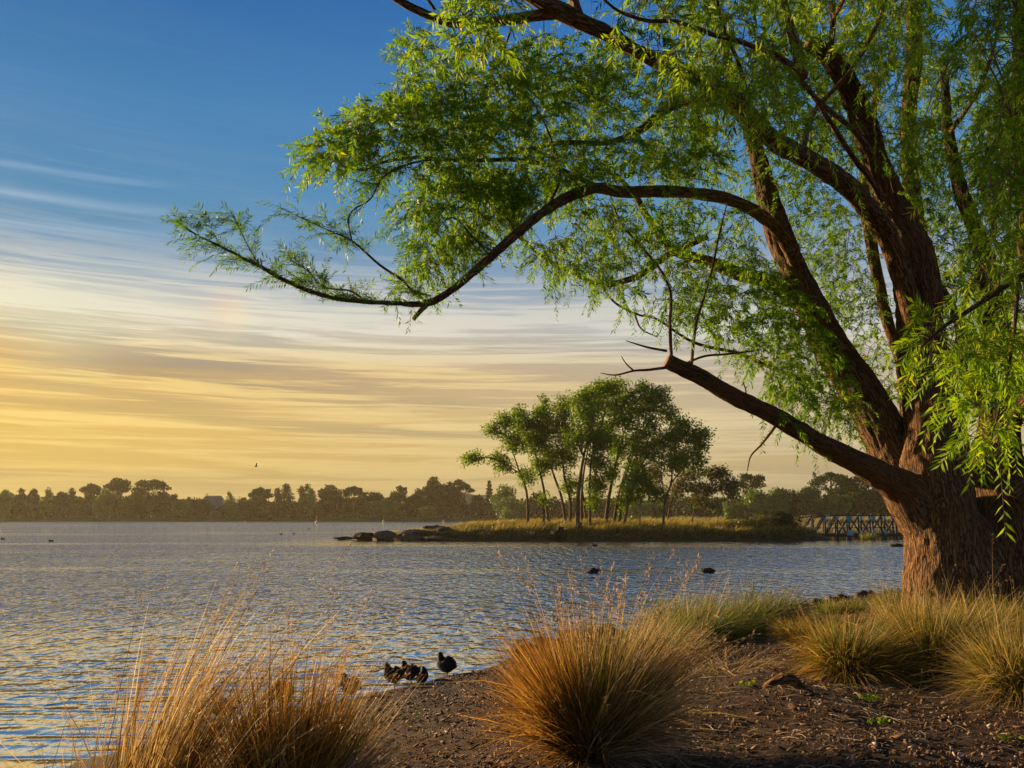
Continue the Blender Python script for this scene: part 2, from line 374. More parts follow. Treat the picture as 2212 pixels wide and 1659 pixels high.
M['stone'] = mat_plain('grey_concrete', (0.17, 0.145, 0.125), 0.85, 0.3, 2, 0.02)
M['white'] = mat_plain('white_paint', (0.2, 0.215, 0.23), 0.6, 0.08, 3)
M['roofc'] = mat_plain('grey_roof', (0.16, 0.15, 0.16), 0.7, 0.15, 2)
M['yellow'] = mat_plain('yellow_buoy_paint', (0.62, 0.40, 0.02), 0.4, 0.1, 5)
M['orange'] = mat_plain('orange_buoy_paint', (0.75, 0.16, 0.03), 0.4, 0.1, 5)
M['coot'] = mat_plain('black_feathers', (0.014, 0.012, 0.013), 0.7, 0.5, 40, 0.004, 0.15)
M['bill'] = mat_plain('pale_bill', (0.62, 0.58, 0.52), 0.5, 0.05, 20)
M['shank'] = mat_plain('grey_green_leg', (0.13, 0.12, 0.09), 0.6, 0.15, 30)
M['duckb'] = mat_plain('brown_feathers', (0.07, 0.045, 0.028), 0.7, 0.4, 30)
M['metal'] = mat_plain('dark_steel', (0.03, 0.03, 0.03), 0.5, 0.2, 4)
# ---------------------------------------------------------------- terrain
NEAR = np.array([(-90, -60), (-30, -6), (-14, 3.5), (-8, 6.6), (-4.9, 8.6), (-3.7, 10.7), (-2.2, 12.5), (-1.2, 14.0), (0.56, 16.6), (2, 18.6), (4.2, 21.2),
                 (7.1, 24.4), (9.7, 26.8), (13.5, 30), (22, 36), (45, 48), (60, 70), (64, 95), (66, 116), (140, 125), (900, 125), (900, -400), (-90, -400)], float)
ISLE = np.array([(-16.5, 99.5), (-12, 98.2), (-7, 97.3), (0, 96), (10, 95), (20, 94.6), (30, 95), (35.5, 97), (37, 101), (34, 107), (28, 113), (15, 117), (0, 114),
                 (-8, 108), (-15, 104)], float)
def sdist(poly, X, Y):
    """signed distance, positive inside"""
    best = np.full(X.shape, 1e9); ins = np.zeros(X.shape, bool)
    for i in range(len(poly)):
        a = poly[i]; b = poly[(i + 1) % len(poly)]; d = b - a
        t = np.clip(((X - a[0]) * d[0] + (Y - a[1]) * d[1]) / (d @ d), 0, 1)
        best = np.minimum(best, np.hypot(X - a[0] - t * d[0], Y - a[1] - t * d[1]))
        c = (a[1] > Y) != (b[1] > Y)
        with np.errstate(divide='ignore', invalid='ignore'):
            xi = a[0] + (Y - a[1]) / (d[1] if abs(d[1]) > 1e-9 else 1e-9) * d[0]
        ins ^= c & (X < xi)
    return np.where(ins, best, -best)
def n2(X, Y, s, seed): return vnoise(X / s + 1000.3, Y / s + 1000.7, 64, seed, True)
def far_edge(X): return 450 - 170 * np.clip((X - 10) / 85, 0, 1) ** 1.0 * 1.0 + 3 * np.sin(X / 23.0)
def height(X, Y):
    X = np.asarray(X, float); Y = np.asarray(Y, float)
    s = sdist(NEAR, X, Y) + 0.28 * n2(X, Y, 1.3, 3) + 0.12 * n2(X, Y, .5, 4)
    zn = np.where(s < 0, np.maximum(s * 0.35, -2), np.interp(s, [0, .25, 1.5, 3.5, 6, 10, 30, 200], [0, .16, .34, .66, 0.98, 1.08, 1.2, 3.0]))
    zn = zn + np.clip(s, 0, 1) * (0.055 * n2(X, Y, .9, 5) + 0.022 * n2(X, Y, .28, 6) + .01 * n2(X, Y, .13, 8))
    si = sdist(ISLE, X, Y) + 0.35 * n2(X, Y, 2.5, 11)
    zi = np.where(si < 0, np.maximum(si * 0.5, -2), np.interp(si, [0, .5, 1.5, 5, 9], [0, .38, .85, 1.35, 1.5])) + np.clip(si, 0, 1) * .12 * n2(X, Y, 2.2, 12)
    zi = np.where((X < -4) & (si > 0), zi * np.interp(X, [-14, -4], [.35, 1]), zi)
    e = Y - far_edge(X)
    e = np.maximum(e, -1e3); e = np.maximum(e, np.maximum(-X - 900, X - 1600))
    zf = np.where(e < 0, np.maximum(e * 0.3, -2), np.interp(e, [0, 1, 8, 40, 200, 2000], [0, .7, 1.4, 2.8, 4.0, 10]))
    hill = 31 * np.exp(-((X + 92) / 34) ** 2 - ((Y - 1000) / 120) ** 2) + 20 * np.exp(-((X + 20) / 60) ** 2 - ((Y - 1000) / 120) ** 2) + 17 * np.exp(-((X + 320) / 80) ** 2 - ((Y - 1000) / 120) ** 2)
    hill = hill * (1 + .12 * n2(X, Y, 60, 21))
    return np.maximum(np.maximum(zn, zi), zf + hill)
def ax(*segs):
    out = []
    for a, b, st in segs: out.append(np.arange(a, b, st))
    return np.unique(np.round(np.concatenate(out), 4))
gx = ax((-2600, -600, 200), (-600, -40, 20), (-40, -10, 1.0), (-10, -6, .3), (-6, 9, .11), (9, 16, .25), (16, 70, 1.0), (70, 300, 10), (300, 2601, 100))
gy = ax((-400, -20, 40), (-20, 2, 2.0), (2, 4, .3), (4, 18, .11), (18, 33, .25), (33, 90, 2.0), (90, 122, .8), (122, 270, 12), (270, 500, 3.0), (500, 900, 20), (900, 1900, 20), (1900, 2601, 100))
XX, YY = np.meshgrid(gx, gy); ZZ = height(XX, YY)
ny, nx = XX.shape
ii = (np.arange(ny - 1)[:, None] * nx + np.arange(nx - 1)[None]); FQ = np.stack([ii, ii + 1, ii + nx + 1, ii + nx], -1).reshape(-1, 4)
def mat_ground():
    m, N = newmat('earth_and_turf')
    ob = N.node('ShaderNodeTexCoord').outputs['Object']
    sep = N.node('ShaderNodeSeparateXYZ', {0: ob})
    n = N.noise(ob, 1.1, 6.0, 0.6); f = N.noise(ob, 22.0, 6.0, 0.7); c0 = N.noise(ob, 60.0, 4.0, 0.6)
    mulch = N.mix(N.ramp(f, [(0.35, 0.0), (0.68, 1.0)]), (0.014, 0.009, 0.006), (0.09, 0.050, 0.025))
    mulch = N.mix(N.ramp(c0, [(0.60, 0.0), (0.70, 0.8)]), mulch, (0.15, 0.10, 0.065))
    silt = N.mix(N.ramp(f, [(0.35, 0.0), (0.68, 1.0)]), (0.022, 0.018, 0.015), (0.065, 0.052, 0.043))
    near = N.mix(N.ramp(N.math('ADD', N.math('MULTIPLY', sep.outputs[2], 0.8), N.math('MULTIPLY', n, 0.6)), [(0.55, 0.0), (0.85, 1.0)]), silt, mulch)
    near = N.mix(N.ramp(N.noise(ob, 0.8, 5.0, 0.65), [(0.55, 0.0), (0.68, 0.55)]), near, (0.10, 0.075, 0.05))
    near = N.mix(N.ramp(sep.outputs[2], [(0.10, 1.0), (0.20, 0.0)]), near, (0.012, 0.009, 0.007))
    turf = N.mix(N.ramp(N.noise(ob, 0.35, 4.0, 0.6), [(0.35, 0.0), (0.65, 1.0)]), (0.04, 0.045, 0.014), (0.14, 0.11, 0.03))
    turf = N.mix(N.ramp(sep.outputs[2], [(0.0, 1.0), (0.5, 0.0)]), turf, (0.045, 0.03, 0.02))
    far = N.mix(N.ramp(N.noise(ob, 0.02, 4.0, 0.6), [(0.35, 0.0), (0.65, 1.0)]), (0.05, 0.09, 0.02), (0.09, 0.12, 0.03))
    a = N.mix(N.ramp(N.math('DIVIDE', sep.outputs[1], 200.0), [(0.30, 0.0), (0.34, 1.0)], 'CONSTANT'), near, turf)
    b = N.mix(N.ramp(N.math('DIVIDE', sep.outputs[1], 1000.0), [(0.20, 0.0), (0.21, 1.0)]), a, far)
    b = N.mix(N.ramp(N.math('DIVIDE', sep.outputs[1], 3000.0), [(0.25, 0.0), (0.3, 1.0)]), b, (0.05, 0.065, 0.05))
    bp = N.node('ShaderNodeBump', {'Strength': 1.0, 'Distance': 0.02, 'Height': N.math('ADD', f, N.math('MULTIPLY', c0, .5))}).outputs[0]
    finish(N, N.node('ShaderNodeBsdfPrincipled', {'Base Color': b, 'Roughness': 0.9, 'Specular IOR Level': 0.15, 'Normal': bp}).outputs[0]); return m
M['ground'] = mat_ground()
tag(link('ground', mesh('ground', np.stack([XX, YY, ZZ], -1).reshape(-1, 3), FQ), M['ground'], smooth=True), 'dark mulch bank, island soil and far lawns round the lake', 'ground', kind='structure')

# ---------------------------------------------------------------- water
def mat_water():
    m, N = newmat('lake_water')
    ob = N.node('ShaderNodeTexCoord').outputs['Object']
    sep = N.node('ShaderNodeSeparateXYZ', {0: ob}); Y = sep.outputs[1]
    def lay(sx, sy, rot, det, dist, off=0.0):
        mp = N.node('ShaderNodeMapping', {'Vector': ob, 'Scale': (sx, sy, 1), 'Rotation': (0, 0, rot), 'Location': (off, off * 2, 0)}).outputs[0]
        return N.noise(mp, 1.0, det, 0.55, dist)
    big = lay(2.3, 1.15, R(12), 1.0, 0.5)
    mid = lay(5.0, 2.6, R(-10), 2.0, 0.4, 3.0)
    crest = lay(0.40, 2.5, R(3), 1.0, 0.25, 5.0)
    sml = lay(3.4, 7.5, R(9), 3.0, 0.3, 7.0)
    nearf = N.ramp(N.math('DIVIDE', Y, 60.0), [(0.1, 0.55), (0.35, 0.85), (0.8, 1.0)])
    gust = N.ramp(N.noise(N.node('ShaderNodeMapping', {'Vector': ob, 'Scale': (0.012, 0.055, 1), 'Rotation': (0, 0, R(3))}).outputs[0], 1.0, 3.0, 0.6, 0.4), [(0.36, 0.3), (0.52, 1.0)])
    # water in the lee of the island lies nearly flat
    Xp = sep.outputs[0]
    lee = N.ramp(N.math('DIVIDE', Y, 200.0), [(0.36, 1.0), (0.40, 0.2), (0.52, 0.2), (0.62, 1.0)])
    inx = N.ramp(N.math('DIVIDE', N.math('ADD', Xp, 100.0), 200.0), [(0.36, 0.0), (0.42, 1.0)])
    lee = N.mix(inx, (1, 1, 1), lee)
    sw1 = lay(1.5, 0.42, R(14), 2.0, 0.5, 11.0); sw2 = lay(0.75, 0.14, R(8), 2.0, 0.4, 13.0)
    a1 = N.ramp(N.math('DIVIDE', Y, 200.0), [(0.10, 0.0), (0.30, 1.0), (0.5, 1.0), (0.8, 0.3)]); a2 = N.ramp(N.math('DIVIDE', Y, 500.0), [(0.12, 0.0), (0.35, 1.0)])
    far = N.ramp(N.math('DIVIDE', Y, 60.0), [(0.17, 0.0), (0.40, 1.0)]); near_ = N.math('SUBTRACT', 1.0, far)
    h = N.math('ADD', N.math('MULTIPLY', N.math('ADD', N.math('MULTIPLY', big, 1.1), N.math('MULTIPLY', mid, 0.42)), N.math('ADD', far, .25)), N.math('ADD', N.math('MULTIPLY', crest, N.math('MULTIPLY', near_, .75)), N.math('MULTIPLY', sml, 0.06)))
    h = N.math('ADD', h, N.math('ADD', N.math('MULTIPLY', sw1, N.math('MULTIPLY', a1, 3.2)), N.math('MULTIPLY', sw2, N.math('MULTIPLY', a2, 7.0))))
    st = N.math('MULTIPLY', N.math('MULTIPLY', nearf, gust), lee)
    bp = N.node('ShaderNodeBump', {'Strength': st, 'Distance': 0.26, 'Height': h}).outputs[0]
    body = N.node('ShaderNodeBsdfDiffuse', {0: (0.09, 0.15, 0.22, 1), 'Normal': bp}).outputs[0]
    gl = N.node('ShaderNodeBsdfGlossy', {0: (1.0, 0.96, 0.90, 1), 'Roughness': 0.045, 'Normal': bp}).outputs[0]
    fr = N.node('ShaderNodeFresnel', {0: 1.5, 'Normal': bp}).outputs[0]
    finish(N, N.node('ShaderNodeMixShader', {0: N.math('ADD', N.math('MULTIPLY', fr, 0.35), 0.68, clamp=True), 1: body, 2: gl}).outputs[0]); return m
M['water'] = mat_water()
wv = np.array([(-2590, -390, 0), (2590, -390, 0), (2590, 2590, 0), (-2590, 2590, 0)], float)
tag(link('lake_water', mesh('lake_water', wv, np.array([[0, 1, 2, 3]])), M['water']), 'rippled blue and cream lake water', 'water', kind='structure')

# ---------------------------------------------------------------- wood chips on the bank
def chips(n, lo, hi, name, mat, label, size=1.0, region=(-2.5, 9.0, 4.3, 15.0)):
    X = rng.uniform(region[0], region[1], n); Y = region[2] + (region[3] - region[2]) * rng.random(n) ** 1.7
    keep = (sdist(NEAR, X, Y) > 0.5) & (np.abs(X) < Y * .63); X = X[keep]; Y = Y[keep]; n = len(X)
    Z = height(X, Y) + .004
    L = (lo + (hi - lo) * rng.random(n) ** 2.2) * size * np.where(rng.random(n) < .02, 2.0, 1.0); W = L * rng.uniform(.18, .55, n); T = rng.uniform(.003, .012, n)
    th = rng.uniform(0, 2 * math.pi, n); tl = rng.normal(0, .35, n)
    a = np.stack([np.cos(th) * np.cos(tl), np.sin(th) * np.cos(tl), np.sin(tl)], -1); b = nrm(np.cross(a, np.array([0, 0, 1.0]) + rng.normal(0, .35, (n, 3)))); c = np.cross(a, b)
    ctr = np.stack([X, Y, Z + T / 2 + .25 * L * np.abs(np.sin(tl))], -1)
    corners = np.array([[-1, -1, -1], [1, -1, -1], [.8, 1, -1], [-.9, .8, -1], [-1, -1, 1], [1, -.8, 1], [.8, 1, 1], [-.9, .8, 1]]) / 2
    V = ctr[:, None] + corners[None, :, 0:1] * (a * L[:, None])[:, None] + corners[None, :, 1:2] * (b * W[:, None])[:, None] + corners[None, :, 2:3] * (c * T[:, None])[:, None]
    Fq = (np.arange(n)[:, None, None] * 8 + BOXF[None]).reshape(-1, 4)
    tint = np.repeat(rng.random(n), 8)
    o = link(name, mesh(name, V.reshape(-1, 3), Fq, attrs={'tint': tint}), mat)
    tag(o, label, 'wood chips', kind='stuff')
def mat_chip():
    m, N = newmat('bark_chips')
    t = N.node('ShaderNodeAttribute', None, attribute_name='tint').outputs['Fac']
    c = N.ramp(t, [(0.0, (0.022, 0.012, 0.006)), (0.5, (0.10, 0.052, 0.022)), (0.84, (0.21, 0.125, 0.055)), (0.95, (0.26, 0.18, 0.12)), (1.0, (0.46, 0.38, 0.31))])
    finish(N, N.node('ShaderNodeBsdfPrincipled', {'Base Color': c, 'Roughness': 0.8, 'Specular IOR Level': 0.25}).outputs[0]); return m
M['chip'] = mat_chip()
chips(30000, .015, .065, 'wood_chip_mulch', M['chip'], 'brown wood chip mulch scattered over the bank')

# ---------------------------------------------------------------- rocks
def rock(name, c, size, mat, seed, parent=None, rough=.22, **tags):
    """lumpy closed stone: size = full extents"""
    g = np.random.default_rng(seed); nu, nv = 18, 11
    th = np.linspace(0, 2 * math.pi, nu, endpoint=False); ph = np.linspace(-math.pi / 2, math.pi / 2, nv)
    V = []
    ph_, th_ = np.meshgrid(ph[1:-1], th, indexing='ij')
    U = th_ / (2 * math.pi)
    r = 1 + rough * vnoise(U * 5, ph_ * 1.7 + 5, 5, seed) + rough * .6 * vnoise(U * 11, ph_ * 3.4 + 9, 11, seed + 1)
    x = np.cos(ph_) * np.cos(th_) * r; y = np.cos(ph_) * np.sin(th_) * r; z = np.sin(ph_) * r
    z = np.sign(z) * np.abs(z) ** .8
    V = np.stack([x, y, z], -1).reshape(-1, 3)
    V = np.vstack([V, [[0, 0, -1]], [[0, 0, 1.0]]]) * np.array(size) / 2
    m_ = nv - 2; Fq = []
    for i in range(m_ - 1):
        for j in range(nu): Fq.append((i * nu + j, i * nu + (j + 1) % nu, (i + 1) * nu + (j + 1) % nu, (i + 1) * nu + j))
    n = m_ * nu
    for j in range(0, nu, 2):
        Fq.append((n, (j + 2) % nu, (j + 1) % nu, j)); b = (m_ - 1) * nu; Fq.append((n + 1, b + j, b + (j + 1) % nu, b + (j + 2) % nu))
    rz = g.uniform(0, 6.28); V = V @ np.array(Matrix.Rotation(g.uniform(-.25, .25), 3, 'Z')).T
    o = link(name, mesh(name, V, np.array(Fq)), mat, parent, True, loc=tuple(c)); tag(o, **tags); return o
def rock_px(x0, x1, ytop, ybot, mat, seed, label, depth=1.0, name='boulder', d=None, group=None, cat='boulder', rough=.42):
    """boulder whose picture extents (4096 px wide photo) are given; stands where its foot meets the water or ground"""
    xm = (x0 + x1) / 8; yb = ybot / 4
    if d is None: g = G(xm, yb, 0.0)
    else: g = P(xm, yb, d)
    dist = g[1]; w = (x1 - x0) / 4 / F * dist; h = (ybot - ytop) / 4 / F * dist
    return rock(name, (g[0], dist, g[2] + h * .30), (w, w * depth, h * 1.15), mat, seed, label=label, cat=cat, group=group, rough=rough)
rock_px(2340, 2407, 2270, 2291, M['rock'], 5, 'low ragged dark rock in open water, the wider of two, left of the other', .7, 'rock', cat='rock', rough=.5)
rock_px(2804, 2851, 2271, 2291, M['rock'], 9, 'small humped dark rock in open water in front of the footbridge side of the island', .8, 'rock', cat='rock', rough=.35)
rock_px(3568, 3612, 2172, 2186, M['rock'], 12, 'small dark rock in the water beside the willow trunk below the footbridge', .8, 'rock', cat='rock', rough=.4)
ISB = [((1337, 1413, 2145, 2156), 'flat dark boulder at the outer left tip of the island, lowest in the water', 97.5, 'rock'),
       ((1416, 1490, 2126, 2157), 'dark rounded boulder second from the island tip', 97, 'rock'),
       ((1500, 1580, 2122, 2158), 'grey boulder with pale top, third from the island tip at the waterline', 96.5, 'boulder'),
       ((1598, 1682, 2134, 2160), 'long grey boulder at the waterline in front of the low sandy spit', 96, 'boulder'),
       ((1600, 1690, 2115, 2138), 'brown boulder half hidden behind the long waterline boulder', 99, 'boulder'),
       ((1685, 1760, 2117, 2137), 'flat grey boulder under the tallest one on the spit', 99.5, 'boulder'),
       ((1698, 1772, 2098, 2120), 'topmost grey boulder on the spit beside the tufts', 101, 'boulder'),
       ((1748, 1808, 2108, 2136), 'upright grey boulder against the left end of the grassy bank', 99, 'boulder'),
       ((1690, 1772, 2143, 2160), 'low slab-like boulder at the foot of the sandy spit', 95.7, 'boulder'),
       ((2205, 2264, 2104, 2152), 'large grey boulder standing alone in the grassy island bank', 95.6, 'rock')]
for i, ((a, b, c, d_), lab, dd, mt) in enumerate(ISB):
    rock_px(a, b, c, d_, M[mt], 30 + i * 3, lab, .8, 'boulder', d=dd, group='boulders round the island tip')
# rocky edge of the near bank (dark brown stones between the tussocks and the water)
edge = [(2090, 2600, 90, 60, 15.8), (2170, 2590, 90, 62, 16.4), (2260, 2572, 110, 74, 17.0), (2345, 2558, 110, 80, 17.5), (2430, 2545, 110, 74, 18.3), (2500, 2545, 80, 50, 18.9),
        (3225, 2428, 50, 36, 22.2), (3275, 2420, 66, 40, 22.6), (3330, 2412, 54, 44, 22.9), (3385, 2408, 70, 46, 23.4), (3440, 2400, 62, 54, 23.6), (3500, 2396, 66, 50, 23.8), (3555, 2390, 60, 46, 24.2)]
enames = ['dark lumpy stone behind the central tussock stalks',
          'dark brown stone in the middle of the row behind the central tussock', 'large dark stone of the row behind the central tussock', 'largest rust-brown stone of the row behind the central tussock',
          'tall rust-brown stone near the right end of the row behind the central tussock', 'small stone at the right end of the row behind the central tussock',
          'small brown stone at the left end of the row by the willow', 'brown stone second in the row leading to the willow', 'rounded rust-brown stone third in the row leading to the willow', 'brown stone fourth in the row leading to the willow',
          'sunlit rounded stone fifth in the row leading to the willow', 'dark stone next to last before the willow', 'dark stone closest to the willow foot in its row']
for i, ((x, yb, w, h, d_), lab) in enumerate(zip(edge, enames)):
    rock_px(x - w / 2, x + w / 2, yb - h * .62, yb + 8, M['rock_brown'], 70 + i * 2, lab, .8, 'rock', d=d_, group='stones along the water edge of the bank', cat='rock', rough=.6)
def root_px(pts, label):
    p = [(*Gd(px, py, .0), r) for px, py, r in pts]
def ground_at(px, py):
    r = ray(px, py); z = 1.0
    for _ in range(12):
        g = G(px, py, z); z = float(height(g[0], g[1])) * .7 + z * .3
    return G(px, py, z)
g0 = ground_at(786, 688)
rr_ = spline([(g0[0] - .22, g0[1] + .1, g0[2] - .03, .02), (g0[0] - .1, g0[1], g0[2] + .06, .035), (g0[0] + .02, g0[1] - .05, g0[2] + .09, .045), (g0[0] + .12, g0[1] - .02, g0[2] + .02, .04), (g0[0] + .16, g0[1] - .12, g0[2] - .06, .02)], .02)
Vr, Fr, Ur = tube_arrays(rr_, 12, .008, 4)
tag(link('tree_root', mesh('tree_root', Vr, Fr, Ur), M['bark'], smooth=True), 'dark knotted root sticking out of the mulch between the tussocks', 'root')
# ---------------------------------------------------------------- willow
WB = Q(2100, 1290, 14.0); WB[2] = float(height(WB[0], WB[1]))
willow = empty('willow_tree', WB, label='huge old willow leaning over the bank, several thick trunks and drooping green leaves', cat='tree')
SK = []                                   # skeleton points foliage may grow from
def wl(name, pts, sides, step, rough, seed, bark='bark', skel=True):
    """pts rows: (x, y, radius) read off the 2212 px view, then depth in metres"""
    p = np.array([(*Q(x, y, d), r * K / F * d) for x, y, r, d in pts])
    path = spline(p, step); V, Fq, uv = tube_arrays(path, sides, rough, seed)
    o = link(name, mesh(name, V - WB, Fq, uv), M[bark], willow, True)
    if skel:
        q = spline(p, .25); SK.append(q[q[:, 3] < .17] if (q[:, 3] < .17).any() else q[-1:])
    return o
# main front trunk, rises right of centre and carries on to the top of the picture
wl('trunk', [(2075, 1420, 132, 13.9), (2062, 1335, 104, 13.9), (2048, 1240, 86, 13.95), (2036, 1130, 76, 14.0), (2024, 1020, 68, 14.05), (2013, 920, 59, 14.1), (2002, 810, 51, 14.1), (1990, 700, 47, 14.0), (1976, 590, 44, 13.9),
             (1962, 530, 43, 13.8), (1938, 465, 33, 13.7), (1905, 385, 28, 13.4), (1878, 300, 25, 13.1), (1850, 225, 23, 12.8), (1822, 165, 20, 12.5), (1785, 118, 17, 12.3), (1747, 93, 15, 12.2)], 120, .045, .030, 11)
wl('trunk', [(2215, 1430, 170, 14.4), (2205, 1330, 132, 14.4), (2192, 1220, 104, 14.5), (2178, 1120, 82, 14.6), (2150, 1020, 58, 14.8), (2155, 930, 38, 15), (2152, 830, 36, 15), (2150, 720, 30, 15), (2140, 620, 22, 15), (2115, 520, 16, 15), (2075, 410, 13, 15), (2050, 290, 9, 15), (2040, 150, 6, 15)], 110, .05, .032, 21)
wl('limb', [(2120, 1300, 96, 14.4), (2070, 1190, 78, 14.5), (1995, 1090, 66, 14.5), (1935, 985, 52, 14.6), (1880, 880, 45, 14.7), (1800, 755, 36, 14.8), (1742, 640, 31, 14.9), (1702, 552, 28, 15), (1673, 480, 26, 15.1), (1652, 400, 21, 15.2), (1632, 322, 17, 15.3), (1604, 230, 13, 15.4), (1575, 140, 9, 15.5), (1560, 50, 5, 15.6)], 90, .045, .024, 31)
wl('limb', [(2058, 1290, 84, 14.15), (2040, 1215, 76, 14.1), (2010, 1135, 62, 14.0), (1962, 1066, 43, 13.85), (1922, 1036, 33, 13.75), (1855, 1000, 25, 13.6), (1779, 962, 21, 13.4), (1681, 903, 18, 13.2), (1584, 856, 17, 13.0), (1515, 815, 16, 12.9), (1443, 781, 15, 12.8)], 60, .04, .016, 41, skel=False)
wl('limb', [(1722, 570, 17, 14.8), (1690, 512, 15, 14.5), (1640, 463, 14, 14.2), (1560, 427, 13.5, 13.8), (1450, 414, 13, 13.3), (1350, 415, 12.5, 12.8), (1290, 406, 12, 12.4), (1230, 425, 11.5, 12.0), (1170, 460, 10.5, 11.5), (1100, 520, 9.8, 11.0), (1040, 572, 9, 10.6), (985, 620, 8, 10.3), (925, 655, 7, 10.1),
            (860, 655, 5, 9.9), (800, 652, 4.6, 9.8), (720, 644, 4.2, 9.6), (640, 618, 3.6, 9.5), (560, 575, 2.8, 9.4), (490, 540, 2, 9.3), (430, 510, 1.3, 9.25), (385, 482, .8, 9.2)], 28, .05, .010, 51)
wl('limb', [(1990, 760, 26, 13.9), (1962, 640, 22, 13.6), (1925, 530, 22, 13.2), (1900, 483, 22, 12.9), (1852, 422, 21, 12.3), (1802, 379, 21, 11.7), (1730, 336, 20.5, 11.0), (1673, 304, 21, 10.4), (1619, 250, 19, 9.8), (1576, 208, 18, 9.3), (1522, 175, 17, 8.8), (1440, 140, 16.5, 8.3), (1365, 105, 16, 7.9), (1293, 64, 17, 7.6), (1215, 28, 19, 7.3), (1150, -5, 16, 7.1), (1060, -60, 13, 6.9), (950, -150, 9, 6.8)], 60, .035, .014, 61)
wl('limb', [(1215, 26, 14, 7.3), (1160, 34, 12, 7.2), (1080, 45, 11, 7.1), (1010, 50, 10.5, 7.0), (960, 45, 9.5, 6.9), (920, 30, 8.5, 6.8), (870, 6, 7, 6.7), (820, -22, 6, 6.6), (760, -60, 4, 6.5)], 28, .035, .008, 71)
wl('limb', [(1735, 640, 20, 14.9), (1660, 607, 17, 15.0), (1603, 593, 15, 15.1), (1535, 566, 13, 15.2), (1452, 538, 11, 15.3), (1402, 475, 8, 15.4), (1370, 420, 6, 15.5), (1320, 370, 4, 15.6)], 24, .06, .010, 81)
wl('branch', [(1525, 512, 7.5, 15.3), (1447, 549, 7.5, 15.0), (1390, 590, 7, 14.7), (1350, 606, 6.5, 14.4), (1300, 615, 5.5, 14.1), (1240, 592, 4.2, 13.8), (1180, 560, 3.2, 13.5), (1130, 520, 2.4, 13.3), (1105, 505, 1.4, 13.2)], 14, .06, .006, 85)
wl('limb', [(1990, 1020, 26, 14.9), (1962, 900, 15, 15.2), (1945, 779, 12, 15.5), (1914, 681, 12, 15.8), (1878, 501, 12, 16), (1866, 400, 13, 16.2), (1880, 280, 10, 16.4), (1900, 160, 7, 16.6)], 28, .07, .014, 91)
wl('limb', [(2100, 860, 20, 14.8), (2072, 701, 11, 15.1), (2018, 593, 9, 15.4), (1990, 480, 9, 15.6), (1975, 370, 8, 15.8), (1960, 250, 7, 16)], 16, .08, .008, 95)
wl('limb', [(1985, 640, 24, 14.6), (1982, 520, 20, 14.8), (1968, 400, 17, 15), (1962, 260, 16, 15), (1973, 140, 17, 14.8), (1975, 20, 16.5, 14.6), (1968, -120, 14, 14.4), (1965, -300, 9, 14.2)], 28, .07, .012, 99)
wl('limb', [(2200, 1090, 60, 14.3), (2255, 1010, 44, 14.2), (2300, 900, 38, 14.1), (2340, 760, 30, 14), (2370, 600, 24, 14), (2390, 400, 18, 14), (2400, 150, 12, 14)], 36, .07, .018, 103)
wl('branch', [(2165, 960, 26, 14.7), (2190, 900, 21, 14.3), (2225, 860, 18, 13.8), (2290, 810, 14, 13.2), (2380, 760, 9, 12.5)], 20, .06, .012, 107)
wl('limb', [(2300, 800, 26, 13.2), (2235, 640, 20, 12.2), (2212, 430, 17, 11), (2206, 240, 15, 10), (2204, 80, 14, 9.2), (2200, -80, 12, 8.6)], 28, .06, .012, 109)
# upper thin limbs
wl('branch', [(1290, 404, 7, 12.4), (1240, 380, 6, 12.3), (1186, 358, 5.5, 12.2), (1111, 345, 5, 12.0), (1040, 346, 4.5, 11.8), (960, 346, 4, 11.5), (900, 340, 3.5, 11.2), (830, 350, 3, 10.9), (780, 368, 2.2, 10.7), (740, 360, 1.3, 10.6)], 12, .06, .005, 113)
wl('branch', [(1690, 310, 9, 11.5), (1600, 250, 8, 12), (1520, 215, 7, 12.3), (1436, 238, 9, 12.8), (1383, 281, 8.5, 12.9), (1311, 308, 6, 12.8), (1207, 309, 5, 12.4), (1100, 330, 3.5, 12.2), (1000, 320, 2.5, 12)], 12, .06, .005, 117)
wl('branch', [(1688, -20, 6, 8.3), (1705, 47, 9, 8.3), (1722, 107, 12, 8.25), (1732, 163, 14, 8.2)], 22, .03, .008, 121)
wl('branch', [(1724, 150, 7, 8.3), (1680, 122, 6.5, 8.1), (1637, 104, 6, 8.0), (1580, 84, 5.5, 7.8), (1547, 77, 5, 7.7), (1512, 64, 4.8, 7.6), (1458, 47, 4.4, 7.4), (1400, 45, 4, 7.3), (1340, 25, 3.5, 7.2), (1300, -5, 3, 7.1)], 12, .04, .004, 123)
wl('branch', [(1880, 330, 8, 11.5), (1845, 283, 6, 10.5), (1780, 229, 5.5, 9.3), (1734, 180, 6, 8.4)], 12, .04, .004, 125)
wl('branch', [(1905, 430, 9, 13.0), (1884, 394, 7, 12.4), (1838, 333, 6, 11.6), (1795, 265, 5, 11.2), (1760, 215, 3, 10.8)], 12, .05, .004, 127)
wl('branch', [(1915, 645, 4, 10.1), (870, 605, 3.2, 10.0), (820, 572, 2.8, 9.9), (760, 520, 2.2, 9.8), (715, 500, 1.6, 9.7), (650, 470, 1, 9.6), (605, 448, .6, 9.6)][1:], 8, .05, 0, 129)
wl('branch', [(922, 652, 3.6, 10.1), (895, 632, 3.4, 10.05), (870, 605, 3.2, 10.0)], 8, .05, 0, 130)
wl('branch', [(760, 520, 2, 9.8), (752, 475, 1.8, 9.85), (765, 452, 1.6, 9.9), (800, 430, 1.7, 10.0), (822, 390, 2, 10.2), (850, 368, 2.4, 10.5), (900, 350, 2.6, 10.9), (960, 343, 3, 11.4)], 8, .05, 0, 131)
wl('branch', [(925, 655, 5.5, 10.1), (908, 672, 5, 10.05), (893, 690, 4, 10.0)], 12, .03, .004, 133, skel=False)
